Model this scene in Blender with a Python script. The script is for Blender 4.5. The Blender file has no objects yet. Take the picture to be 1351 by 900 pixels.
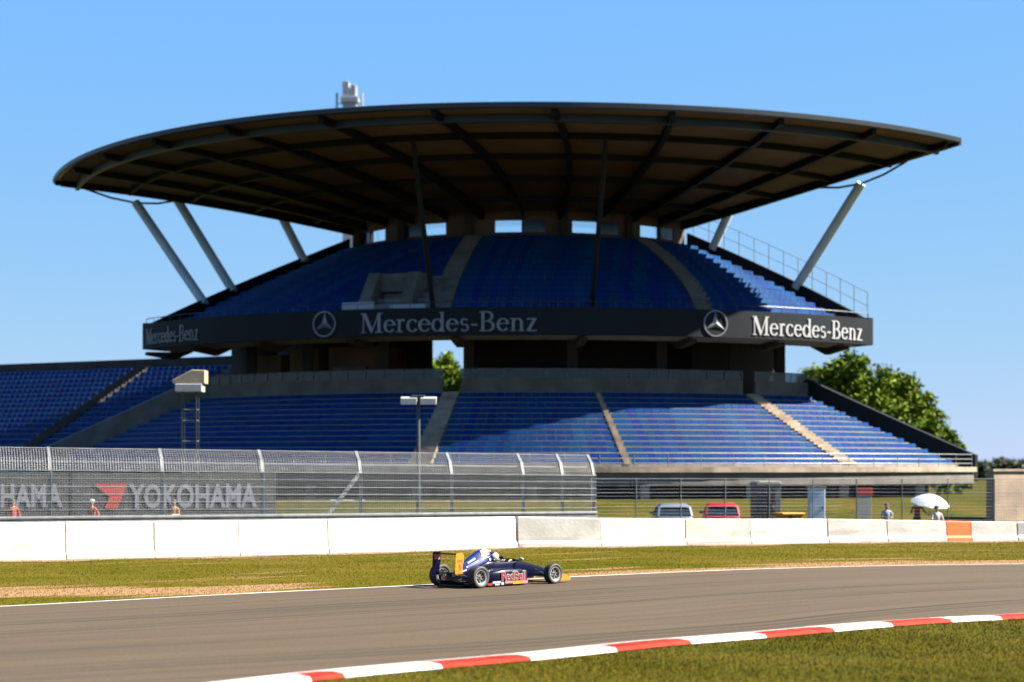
import bpy, bmesh, math, random
import numpy as np
from mathutils import Vector, Matrix, Euler

random.seed(7)
RNG = np.random.default_rng(11)
SC = bpy.context.scene
COL = SC.collection
R = math.radians

# ------------------------------------------------------------------ camera
F = 2400.0            # focal length in photo pixels (photo 1351 x 900)
HZ = 615.0            # horizon row in the photo
EYE = 3.1             # camera height above the track


def G(px, py, z=0.0):
    """photo pixel -> point on the horizontal plane z"""
    Y = (EYE - z) * F / (py - HZ)
    return Vector(((px - 675.5) / F * Y, Y, z))


def P(px, py, Y):
    """photo pixel at a depth Y -> point"""
    return Vector(((px - 675.5) / F * Y, Y, EYE + (HZ - py) / F * Y))


cam = bpy.data.cameras.new('camera')
cam.sensor_fit = 'HORIZONTAL'
cam.sensor_width = 36
cam.lens = 36 * F / 1351
cam.shift_y = (HZ - 450) / 1351
cam.clip_start = 0.5
cam.clip_end = 6000
camo = bpy.data.objects.new('camera', cam)
COL.objects.link(camo)
camo.location = (0, 0, EYE)
camo.rotation_euler = (R(90), 0, 0)
SC.camera = camo
cam.dof.use_dof = True
cam.dof.focus_distance = 47.0
cam.dof.aperture_fstop = 0.65

# ------------------------------------------------------------------ light
SUN_TO = Vector((1.02, -0.04, 0.98)).normalized()
el = math.asin(SUN_TO.z)
az = math.atan2(SUN_TO.x, SUN_TO.y)      # clockwise from +Y
world = bpy.data.worlds.new('World')
SC.world = world
world.use_nodes = True
nt = world.node_tree
nt.nodes.clear()
sky = nt.nodes.new('ShaderNodeTexSky')
sky.sky_type = 'NISHITA'
sky.sun_disc = False
sky.sun_elevation = el
sky.sun_rotation = az
sky.altitude = 1500
sky.air_density = 1.0
sky.dust_density = 0.0
sky.ozone_density = 3.2
bg = nt.nodes.new('ShaderNodeBackground')
bg.inputs['Strength'].default_value = 0.05
out = nt.nodes.new('ShaderNodeOutputWorld')
# grade of the sky: deeper blue overhead, softer brightening to the horizon
sp_ = nt.nodes.new('ShaderNodeSeparateColor')
cb_ = nt.nodes.new('ShaderNodeCombineColor')
nt.links.new(sky.outputs[0], sp_.inputs[0])


def wmath(op, a, b, c=None):
    q = nt.nodes.new('ShaderNodeMath')
    q.operation = op
    for i_, v_ in enumerate((a, b, c)):
        if v_ is None:
            continue
        if isinstance(v_, (int, float)):
            q.inputs[i_].default_value = v_
        else:
            nt.links.new(v_, q.inputs[i_])
    return q.outputs[0]


nt.links.new(wmath('MULTIPLY', wmath('POWER', sp_.outputs[0], 0.62), 0.635), cb_.inputs[0])
nt.links.new(wmath('MULTIPLY', wmath('POWER', sp_.outputs[1], 0.29), 1.48), cb_.inputs[1])
nt.links.new(wmath('MAXIMUM', wmath('MULTIPLY_ADD', sp_.outputs[2], -0.11, 4.3), 1.6), cb_.inputs[2])
nt.links.new(cb_.outputs[0], bg.inputs[0])
nt.links.new(bg.outputs[0], out.inputs[0])
sl = bpy.data.lights.new('sun', 'SUN')
sl.energy = 5.0
sl.angle = R(0.53)
sl.color = (1.0, 0.93, 0.82)
so = bpy.data.objects.new('sun', sl)
COL.objects.link(so)
so.rotation_euler = SUN_TO.to_track_quat('Z', 'Y').to_euler()
so.location = (60, 10, 60)

SC.view_settings.view_transform = 'Standard'
SC.view_settings.look = 'None'
SC.view_settings.exposure = 2.4
SC.view_settings.gamma = 1
SC.cycles.use_denoising = True
SC.cycles.max_bounces = 8
SC.cycles.transparent_max_bounces = 24

# ------------------------------------------------------------------ materials
KEEP = {'leaf': 0.95, 'step_concrete': 0.45, 'white_gloss': 0.32, 'block_orange': 0.9, 'lamp_housing': 0.5, 'roof_lining': 1.5, 'dark_concrete': 0.8, 'brown_wall': 0.9, 'block_white': 1.0, 'block_grey_white': 1.0, 'sign_shaded': 0.7, 'sign_white': 0.36, 'rim_metal': 0.8, 'strut_paint': 0.95, 'yellow_orange': 0.6, 'lamp_front': 0.4, 'umbrella_cloth': 0.45}


def pmat(name, col, rough=0.6, var=0.12, scale=3.0, metal=0.0, coat=0.0, bump=0.0, bscale=None,
         col2=None, spec=0.5, island=0.0, detail=5.0, stretch=None, lo=0.35, hi=0.65):
    k_ = KEEP.get(name, 0.5)
    col = [c * k_ for c in col]
    col2 = [c * k_ for c in col2] if col2 else None
    m = bpy.data.materials.new(name)
    m.use_nodes = True
    n = m.node_tree.nodes
    l = m.node_tree.links
    b = n['Principled BSDF']
    b.inputs['Roughness'].default_value = rough
    b.inputs['Metallic'].default_value = metal
    b.inputs['Coat Weight'].default_value = coat
    b.inputs['Coat Roughness'].default_value = 0.08
    b.inputs['Specular IOR Level'].default_value = spec
    c1 = [max(0, c * (1 - var)) for c in col]
    c2 = list(col2) if col2 else [min(1, c * (1 + var)) for c in col]
    tc = n.new('ShaderNodeTexCoord')
    src = tc.outputs['Object']
    if stretch:
        mp = n.new('ShaderNodeMapping')
        mp.inputs['Scale'].default_value = stretch
        l.new(src, mp.inputs[0])
        src = mp.outputs[0]
    nz = n.new('ShaderNodeTexNoise')
    nz.inputs['Scale'].default_value = scale
    nz.inputs['Detail'].default_value = detail
    l.new(src, nz.inputs['Vector'])
    rmp = n.new('ShaderNodeValToRGB')
    rmp.color_ramp.elements[0].position = lo
    rmp.color_ramp.elements[1].position = hi
    rmp.color_ramp.elements[0].color = (*c1, 1)
    rmp.color_ramp.elements[1].color = (*c2, 1)
    l.new(nz.outputs['Fac'], rmp.inputs[0])
    o = rmp.outputs[0]
    if island:
        gi = n.new('ShaderNodeNewGeometry')
        hs = n.new('ShaderNodeHueSaturation')
        mr = n.new('ShaderNodeMapRange')
        mr.inputs['To Min'].default_value = 1 - island
        mr.inputs['To Max'].default_value = 1 + island
        l.new(gi.outputs['Random Per Island'], mr.inputs[0])
        l.new(mr.outputs[0], hs.inputs['Value'])
        mr2 = n.new('ShaderNodeMapRange')
        mr2.inputs['To Min'].default_value = 0.485
        mr2.inputs['To Max'].default_value = 0.515
        ml = n.new('ShaderNodeMath')
        ml.operation = 'FRACT'
        mm = n.new('ShaderNodeMath')
        mm.operation = 'MULTIPLY'
        mm.inputs[1].default_value = 17.3
        l.new(gi.outputs['Random Per Island'], mm.inputs[0])
        l.new(mm.outputs[0], ml.inputs[0])
        l.new(ml.outputs[0], mr2.inputs[0])
        l.new(mr2.outputs[0], hs.inputs['Hue'])
        l.new(o, hs.inputs['Color'])
        o = hs.outputs[0]
    l.new(o, b.inputs['Base Color'])
    if bump:
        bz = n.new('ShaderNodeTexNoise')
        bz.inputs['Scale'].default_value = bscale or scale * 4
        bz.inputs['Detail'].default_value = 6
        l.new(tc.outputs['Object'], bz.inputs['Vector'])
        bp = n.new('ShaderNodeBump')
        bp.inputs['Strength'].default_value = bump
        bp.inputs['Distance'].default_value = 0.05
        l.new(bz.outputs['Fac'], bp.inputs['Height'])
        l.new(bp.outputs[0], b.inputs['Normal'])
    return m


def glassmat(name, col, alpha_rough=0.05, trans=0.8):
    m = bpy.data.materials.new(name)
    m.use_nodes = True
    n = m.node_tree.nodes
    l = m.node_tree.links
    n.remove(n['Principled BSDF'])
    o = n['Material Output']
    t = n.new('ShaderNodeBsdfTransparent')
    t.inputs[0].default_value = (*col, 1)
    g = n.new('ShaderNodeBsdfGlossy')
    g.inputs['Roughness'].default_value = alpha_rough
    g.inputs[0].default_value = (0.9, 0.95, 1, 1)
    mx = n.new('ShaderNodeMixShader')
    mx.inputs[0].default_value = 1 - trans
    l.new(t.outputs[0], mx.inputs[1])
    l.new(g.outputs[0], mx.inputs[2])
    l.new(mx.outputs[0], o.inputs[0])
    return m


M = {}
M['conc'] = pmat('concrete', (0.19, 0.17, 0.145), 0.85, 0.25, 0.9, bump=0.2, bscale=8)
M['conc_warm'] = pmat('warm_concrete', (0.40, 0.31, 0.22), 0.85, 0.3, 1.2, bump=0.2, bscale=8)
M['conc_step'] = pmat('step_concrete', (0.34, 0.31, 0.28), 0.85, 0.2, 1.5)
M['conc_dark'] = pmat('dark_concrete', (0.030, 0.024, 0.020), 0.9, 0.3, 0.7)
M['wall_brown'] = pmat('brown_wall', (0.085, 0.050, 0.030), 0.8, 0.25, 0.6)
M['wall_beige'] = pmat('beige_wall', (0.46, 0.34, 0.23), 0.85, 0.2, 1.0, bump=0.2)
M['seat'] = pmat('blue_seat', (0.0018, 0.048, 0.205), 0.6, 0.12, 0.4, island=0.07, spec=0.06)
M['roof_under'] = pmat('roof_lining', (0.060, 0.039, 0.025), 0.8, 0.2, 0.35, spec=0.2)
M['roof_top'] = pmat('roof_metal', (0.55, 0.56, 0.58), 0.35, 0.08, 0.5, metal=0.3)
M['steel_dark'] = pmat('dark_steel', (0.005, 0.0065, 0.009), 0.6, 0.2, 1.0, spec=0.2)
M['steel_teal'] = pmat('teal_steel', (0.010, 0.020, 0.030), 0.45, 0.2, 1.0)
M['strut'] = pmat('strut_paint', (0.38, 0.47, 0.54), 0.5, 0.1, 1.0)
M['band'] = pmat('dark_fascia', (0.010, 0.013, 0.018), 0.6, 0.15, 0.5, spec=0.15)
M['sign_white'] = pmat('sign_white', (0.78, 0.78, 0.80), 0.5, 0.04, 2)
M['sign_shaded'] = pmat('sign_shaded', (0.20, 0.205, 0.22), 0.4, 0.1, 2, metal=0.4)  # for lettering and emblems out of the sun: shade put into the colour
M['galv'] = pmat('galvanised', (0.27, 0.28, 0.28), 0.5, 0.2, 2.5, metal=0.25)
M['wire'] = pmat('wire', (0.36, 0.37, 0.38), 0.55, 0.15, 2.5, metal=0.2)
M['white_paint'] = pmat('white_paint', (0.78, 0.77, 0.74), 0.6, 0.08, 1.5)
M['block_a'] = pmat('block_white', (0.43, 0.405, 0.36), 0.8, 0.12, 0.9, bump=0.15, bscale=10, detail=8)
M['block_b'] = pmat('block_grey_white', (0.42, 0.40, 0.345), 0.8, 0.15, 1.0, bump=0.15, bscale=10, detail=8)
M['block_orange'] = pmat('block_orange', (0.85, 0.13, 0.02), 0.6, 0.12, 1.5)
M['scuff'] = pmat('scuff', (0.34, 0.31, 0.27), 0.85, 0.35, 2.0, stretch=(0.6, 0.6, 4))
M['line'] = pmat('line_paint', (0.66, 0.64, 0.60), 0.7, 0.2, 4, detail=8)
M['kerb_red'] = pmat('kerb_red', (0.34, 0.028, 0.008), 0.7, 0.3, 3, detail=8, spec=0.1)
M['kerb_white'] = pmat('kerb_white', (0.70, 0.67, 0.62), 0.65, 0.15, 3, detail=8)
M['board'] = pmat('board_dark', (0.040, 0.042, 0.040), 0.6, 0.2, 1)
M['board_text'] = pmat('board_text', (0.26, 0.26, 0.31), 0.6, 0.04, 2)
M['board_red'] = pmat('board_red', (0.55, 0.03, 0.025), 0.6, 0.08, 2)
M['lamp_beige'] = pmat('lamp_housing', (0.62, 0.47, 0.30), 0.6, 0.12, 2)
M['lamp_white'] = pmat('lamp_front', (0.75, 0.72, 0.66), 0.4, 0.05, 2)
M['tower'] = pmat('tower_paint', (0.50, 0.50, 0.50), 0.6, 0.1, 0.5)
M['leaf'] = pmat('leaf', (0.055, 0.092, 0.010), 0.55, 0.25, 0.25, island=0.5, col2=(0.12, 0.165, 0.012), spec=0.04)
M['leaf_dark'] = pmat('dark_leaf', (0.035, 0.055, 0.018), 0.6, 0.3, 0.2, island=0.5, spec=0.25)
M['bark'] = pmat('bark', (0.07, 0.05, 0.035), 0.9, 0.3, 3)
M['grass_blade'] = pmat('grass_blade', (0.120, 0.112, 0.003), 0.7, 0.35, 0.35, island=0.4, spec=0.02, col2=(0.225, 0.152, 0.010))
M['glass_rail'] = glassmat('rail_glass', (0.30, 0.36, 0.38), 0.2, 0.96)
M['glass'] = glassmat('window_glass', (0.92, 0.96, 0.98), 0.03, 0.9)
M['glass_dark'] = pmat('dark_window', (0.012, 0.03, 0.07), 0.12, 0.1, 1)
M['car_glass'] = pmat('car_glass', (0.02, 0.03, 0.035), 0.08, 0.1, 1)
# racing car
M['navy'] = pmat('navy_paint', (0.0012, 0.0022, 0.022), 0.35, 0.08, 2, coat=0.06, spec=0.12)
M['blue'] = pmat('blue_paint', (0.004, 0.022, 0.15), 0.35, 0.08, 2, coat=0.06, spec=0.15)
M['orange'] = pmat('yellow_orange', (0.66, 0.22, 0.004), 0.4, 0.05, 2, coat=0.3)
M['carbon'] = pmat('carbon', (0.012, 0.012, 0.013), 0.4, 0.2, 8)
M['rubber'] = pmat('tyre_rubber', (0.020, 0.019, 0.018), 0.75, 0.25, 6)
M['rubber_wall'] = pmat('tyre_sidewall', (0.05, 0.049, 0.047), 0.6, 0.2, 8)
M['rim'] = pmat('rim_metal', (0.72, 0.71, 0.69), 0.3, 0.08, 5, metal=0.75)
M['spoke'] = pmat('spoke_metal', (0.42, 0.41, 0.39), 0.35, 0.08, 5, metal=0.7)
M['rim_dark'] = pmat('rim_dark', (0.10, 0.10, 0.10), 0.4, 0.1, 5, metal=0.6)
M['red'] = pmat('red_paint', (0.42, 0.010, 0.012), 0.4, 0.08, 3, coat=0.3)
M['pink'] = pmat('pale_red', (0.75, 0.22, 0.20), 0.5, 0.08, 3)
M['yellow'] = pmat('yellow_paint', (0.62, 0.30, 0.006), 0.4, 0.05, 3)
M['white'] = pmat('white_gloss', (0.80, 0.80, 0.80), 0.35, 0.04, 3)
M['cyan'] = pmat('cyan_paint', (0.05, 0.45, 0.55), 0.4, 0.05, 3)
M['metal'] = pmat('bare_metal', (0.45, 0.44, 0.42), 0.35, 0.15, 6, metal=0.8)
# people
M['skin'] = pmat('skin', (0.50, 0.30, 0.21), 0.55, 0.08, 8)
M['hair'] = pmat('hair', (0.05, 0.03, 0.02), 0.7, 0.2, 20)
M['cloth_red'] = pmat('red_cloth', (0.55, 0.045, 0.012), 0.85, 0.15, 6)
M['cloth_orange'] = pmat('orange_cloth', (0.48, 0.19, 0.07), 0.85, 0.15, 6)
M['cloth_white'] = pmat('white_cloth', (0.70, 0.62, 0.60), 0.85, 0.1, 6)
M['cloth_blue'] = pmat('pale_blue_cloth', (0.30, 0.38, 0.52), 0.85, 0.1, 6)
M['cloth_navy'] = pmat('navy_cloth', (0.02, 0.025, 0.05), 0.85, 0.2, 6)
M['umbrella'] = pmat('umbrella_cloth', (0.72, 0.80, 0.80), 0.7, 0.05, 4)
M['silver'] = pmat('silver_paint', (0.34, 0.38, 0.44), 0.3, 0.06, 2, metal=0.4, coat=0.6)
M['cabin'] = pmat('cabin_grey', (0.065, 0.07, 0.09), 0.5, 0.2, 2)
M['green_sheet'] = pmat('grey_green', (0.33, 0.35, 0.29), 0.7, 0.1, 2)


def scuff(m):
    n = m.node_tree.nodes
    l = m.node_tree.links
    b = n['Principled BSDF']
    old = b.inputs['Base Color'].links[0].from_socket
    tc = n.new('ShaderNodeTexCoord')
    oi = n.new('ShaderNodeObjectInfo')
    ad = n.new('ShaderNodeVectorMath'); ad.operation = 'ADD'
    l.new(tc.outputs['Object'], ad.inputs[0])
    l.new(oi.outputs['Location'], ad.inputs[1])
    mp = n.new('ShaderNodeMapping'); mp.inputs['Scale'].default_value = (0.35, 0.35, 2.2)
    l.new(ad.outputs[0], mp.inputs[0])
    nz = n.new('ShaderNodeTexNoise'); nz.inputs['Scale'].default_value = 1.3; nz.inputs['Detail'].default_value = 7
    l.new(mp.outputs[0], nz.inputs['Vector'])
    sp = n.new('ShaderNodeSeparateXYZ'); l.new(tc.outputs['Object'], sp.inputs[0])
    zr = n.new('ShaderNodeMapRange'); zr.inputs['From Min'].default_value = 0.05; zr.inputs['From Max'].default_value = 0.75; zr.inputs['To Min'].default_value = 0.22; zr.inputs['To Max'].default_value = 0.0
    l.new(sp.outputs[2], zr.inputs[0])
    a = n.new('ShaderNodeMath'); a.operation = 'ADD'
    l.new(nz.outputs['Fac'], a.inputs[0]); l.new(zr.outputs[0], a.inputs[1])
    q = n.new('ShaderNodeMapRange'); q.inputs['From Min'].default_value = 0.60; q.inputs['From Max'].default_value = 0.82; q.inputs['To Max'].default_value = 0.55
    l.new(a.outputs[0], q.inputs[0])
    mx = n.new('ShaderNodeMix'); mx.data_type = 'RGBA'
    mx.inputs[7].default_value = (0.15, 0.13, 0.105, 1)
    l.new(q.outputs[0], mx.inputs[0]); l.new(old, mx.inputs[6])
    l.new(mx.outputs[2], b.inputs['Base Color'])


scuff(M['block_a'])
scuff(M['block_b'])


def ground_mat(name, cols, scale, fine):
    """grass: patches of green, olive and straw, streaked and speckled"""
    m = bpy.data.materials.new(name)
    m.use_nodes = True
    n = m.node_tree.nodes
    l = m.node_tree.links
    b = n['Principled BSDF']
    b.inputs['Roughness'].default_value = 0.9
    b.inputs['Specular IOR Level'].default_value = 0.02
    tc = n.new('ShaderNodeTexCoord')
    mp = n.new('ShaderNodeMapping')
    mp.inputs['Rotation'].default_value = (0, 0, R(-36))
    mp.inputs['Scale'].default_value = (0.45, 1.0, 1.0)
    l.new(tc.outputs['Object'], mp.inputs[0])
    n1 = n.new('ShaderNodeTexNoise')
    n1.inputs['Scale'].default_value = scale
    n1.inputs['Detail'].default_value = 7
    n1.inputs['Roughness'].default_value = 0.62
    l.new(mp.outputs[0], n1.inputs['Vector'])
    r = n.new('ShaderNodeValToRGB')
    cr = r.color_ramp
    cr.elements[0].position = 0.30
    cr.elements[0].color = (*[c * .5 for c in cols[0]], 1)
    cr.elements[1].position = 0.72
    cr.elements[1].color = (*[c * .5 for c in cols[-1]], 1)
    for i, c in enumerate(cols[1:-1]):
        e = cr.elements.new(0.30 + 0.42 * (i + 1) / (len(cols) - 1))
        e.color = (c[0] * .5, c[1] * .5, c[2] * .5, 1)
    l.new(n1.outputs['Fac'], r.inputs[0])
    n2 = n.new('ShaderNodeTexNoise')
    n2.inputs['Scale'].default_value = fine
    n2.inputs['Detail'].default_value = 4
    l.new(tc.outputs['Object'], n2.inputs['Vector'])
    mr = n.new('ShaderNodeMapRange')
    mr.inputs['From Min'].default_value = 0.3
    mr.inputs['From Max'].default_value = 0.7
    mr.inputs['To Min'].default_value = 0.65
    mr.inputs['To Max'].default_value = 1.3
    l.new(n2.outputs['Fac'], mr.inputs[0])
    mx = n.new('ShaderNodeMix')
    mx.data_type = 'RGBA'
    mx.blend_type = 'MULTIPLY'
    mx.inputs[0].default_value = 1
    l.new(r.outputs[0], mx.inputs[6])
    l.new(mr.outputs[0], mx.inputs[7])
    l.new(mx.outputs[2], b.inputs['Base Color'])
    bp = n.new('ShaderNodeBump')
    bp.inputs['Strength'].default_value = 0.6
    bp.inputs['Distance'].default_value = 0.06
    l.new(n2.outputs['Fac'], bp.inputs['Height'])
    l.new(bp.outputs[0], b.inputs['Normal'])
    return m, n, l, mx


GRASS = [(0.044, 0.052, 0.004), (0.070, 0.070, 0.007), (0.100, 0.084, 0.012), (0.135, 0.094, 0.022)]
M['grass'], *_ = ground_mat('grass_ground', GRASS, 0.35, 9)


def verge_mat():
    m, n, l, mx = ground_mat('verge_ground', [(0.066, 0.072, 0.003), (0.098, 0.090, 0.005), (0.135, 0.105, 0.012), (0.18, 0.118, 0.03)], 0.30, 9)
    b = n['Principled BSDF']
    uv = n.new('ShaderNodeUVMap')
    uv.uv_map = 'UVMap'
    sp = n.new('ShaderNodeSeparateXYZ')
    l.new(uv.outputs[0], sp.inputs[0])
    # dirt amount by distance from the track edge (v in metres) and along (u in metres)
    nz = n.new('ShaderNodeTexNoise')
    nz.inputs['Scale'].default_value = 1.0
    nz.inputs['Detail'].default_value = 6
    mp = n.new('ShaderNodeMapping')
    mp.inputs['Scale'].default_value = (0.12, 0.8, 1)
    l.new(uv.outputs[0], mp.inputs[0])
    l.new(mp.outputs[0], nz.inputs['Vector'])

    def band(center, half):
        s = n.new('ShaderNodeMath'); s.operation = 'SUBTRACT'; s.inputs[1].default_value = center
        l.new(sp.outputs[1], s.inputs[0])
        a = n.new('ShaderNodeMath'); a.operation = 'ABSOLUTE'
        l.new(s.outputs[0], a.inputs[0])
        q = n.new('ShaderNodeMapRange')
        q.inputs['From Min'].default_value = 0.0
        q.inputs['From Max'].default_value = half
        q.inputs['To Min'].default_value = 1
        q.inputs['To Max'].default_value = 0
        l.new(a.outputs[0], q.inputs[0])
        return q.outputs[0]

    def along(a0, a1, up=True):
        q = n.new('ShaderNodeMapRange')
        q.inputs['From Min'].default_value = a0
        q.inputs['From Max'].default_value = a1
        q.inputs['To Min'].default_value = 0 if up else 1
        q.inputs['To Max'].default_value = 1 if up else 0
        l.new(sp.outputs[0], q.inputs[0])
        return q.outputs[0]

    def mul(a, b_):
        q = n.new('ShaderNodeMath'); q.operation = 'MULTIPLY'
        l.new(a, q.inputs[0]); l.new(b_, q.inputs[1])
        return q.outputs[0]

    def add(a, b_):
        q = n.new('ShaderNodeMath'); q.operation = 'ADD'
        l.new(a, q.inputs[0]); l.new(b_, q.inputs[1])
        return q.outputs[0]
    cu = n.new('ShaderNodeMapRange')
    cu.clamp = False
    cu.inputs['From Min'].default_value = 40
    cu.inputs['From Max'].default_value = 47
    cu.inputs['To Min'].default_value = -4.9
    cu.inputs['To Max'].default_value = -1.8
    l.new(sp.outputs[0], cu.inputs[0])
    dv = n.new('ShaderNodeMath'); dv.operation = 'ABSOLUTE'
    l.new(add(sp.outputs[1], cu.outputs[0]), dv.inputs[0])
    qd = n.new('ShaderNodeMapRange')
    qd.inputs['From Max'].default_value = 2.6
    qd.inputs['To Min'].default_value = 1
    qd.inputs['To Max'].default_value = 0
    l.new(dv.outputs[0], qd.inputs[0])
    left = mul(qd.outputs[0], along(46, 51, False))
    right = mul(band(0.0, 3.4), along(54, 59, True))
    d = add(left, right)
    jit = n.new('ShaderNodeMapRange')
    jit.inputs['From Min'].default_value = 0.3
    jit.inputs['From Max'].default_value = 0.7
    jit.inputs['To Min'].default_value = -0.45
    jit.inputs['To Max'].default_value = 0.45
    l.new(nz.outputs['Fac'], jit.inputs[0])
    d = add(d, jit.outputs[0])
    st = n.new('ShaderNodeMapRange')
    st.inputs['From Min'].default_value = 0.22
    st.inputs['From Max'].default_value = 0.55
    l.new(d, st.inputs[0])
    m2 = n.new('ShaderNodeMix')
    m2.data_type = 'RGBA'
    m2.inputs[7].default_value = (0.17, 0.10, 0.05, 1)
    l.new(st.outputs[0], m2.inputs[0])
    l.new(mx.outputs[2], m2.inputs[6])
    l.new(m2.outputs[2], b.inputs['Base Color'])
    return m


M['verge'] = verge_mat()


def asphalt_mat():
    m = bpy.data.materials.new('asphalt')
    m.use_nodes = True
    n = m.node_tree.nodes
    l = m.node_tree.links
    b = n['Principled BSDF']
    b.inputs['Specular IOR Level'].default_value = 0.15
    b.inputs['Roughness'].default_value = 0.8
    tc = n.new('ShaderNodeTexCoord')
    uv = n.new('ShaderNodeUVMap')
    uv.uv_map = 'UVMap'

    def noise(vec, scl, det, stretch=None):
        if stretch:
            mp = n.new('ShaderNodeMapping')
            mp.inputs['Scale'].default_value = stretch
            l.new(vec, mp.inputs[0])
            vec = mp.outputs[0]
        q = n.new('ShaderNodeTexNoise')
        q.inputs['Scale'].default_value = scl
        q.inputs['Detail'].default_value = det
        l.new(vec, q.inputs['Vector'])
        return q.outputs['Fac']

    def rng(f, a, b_, c, d):
        q = n.new('ShaderNodeMapRange')
        q.inputs['From Min'].default_value = a
        q.inputs['From Max'].default_value = b_
        q.inputs['To Min'].default_value = c
        q.inputs['To Max'].default_value = d
        l.new(f, q.inputs[0])
        return q.outputs[0]

    def mul(a, b_):
        q = n.new('ShaderNodeMath'); q.operation = 'MULTIPLY'
        l.new(a, q.inputs[0]); l.new(b_, q.inputs[1])
        return q.outputs[0]
    fine = rng(noise(tc.outputs['Object'], 22, 5), 0.3, 0.7, 0.72, 1.28)
    mid = rng(noise(uv.outputs[0], 1.0, 6, (0.05, 0.7, 1)), 0.3, 0.7, 0.86, 1.12)
    streak = rng(noise(uv.outputs[0], 1.0, 2, (0.012, 3.2, 1)), 0.58, 0.68, 1.0, 0.52)
    streak2 = rng(noise(uv.outputs[0], 1.7, 1, (0.018, 7.0, 1)), 0.60, 0.66, 1.0, 0.60)
    f = mul(mul(fine, mid), mul(streak, streak2))
    hs = n.new('ShaderNodeMix')
    hs.data_type = 'RGBA'
    hs.blend_type = 'MULTIPLY'
    hs.inputs[0].default_value = 1
    hs.inputs[6].default_value = (0.0560, 0.0405, 0.0235, 1)
    l.new(f, hs.inputs[7])
    l.new(hs.outputs[2], b.inputs['Base Color'])
    bp = n.new('ShaderNodeBump')
    bp.inputs['Strength'].default_value = 0.35
    bp.inputs['Distance'].default_value = 0.02
    l.new(noise(tc.outputs['Object'], 60, 3), bp.inputs['Height'])
    l.new(bp.outputs[0], b.inputs['Normal'])
    return m


M['asphalt'] = asphalt_mat()

# ------------------------------------------------------------------ mesh helpers
def off_of(p):
    o = Vector((0, 0, 0))
    while p is not None:
        o += p.location
        p = p.parent
    return o


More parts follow.
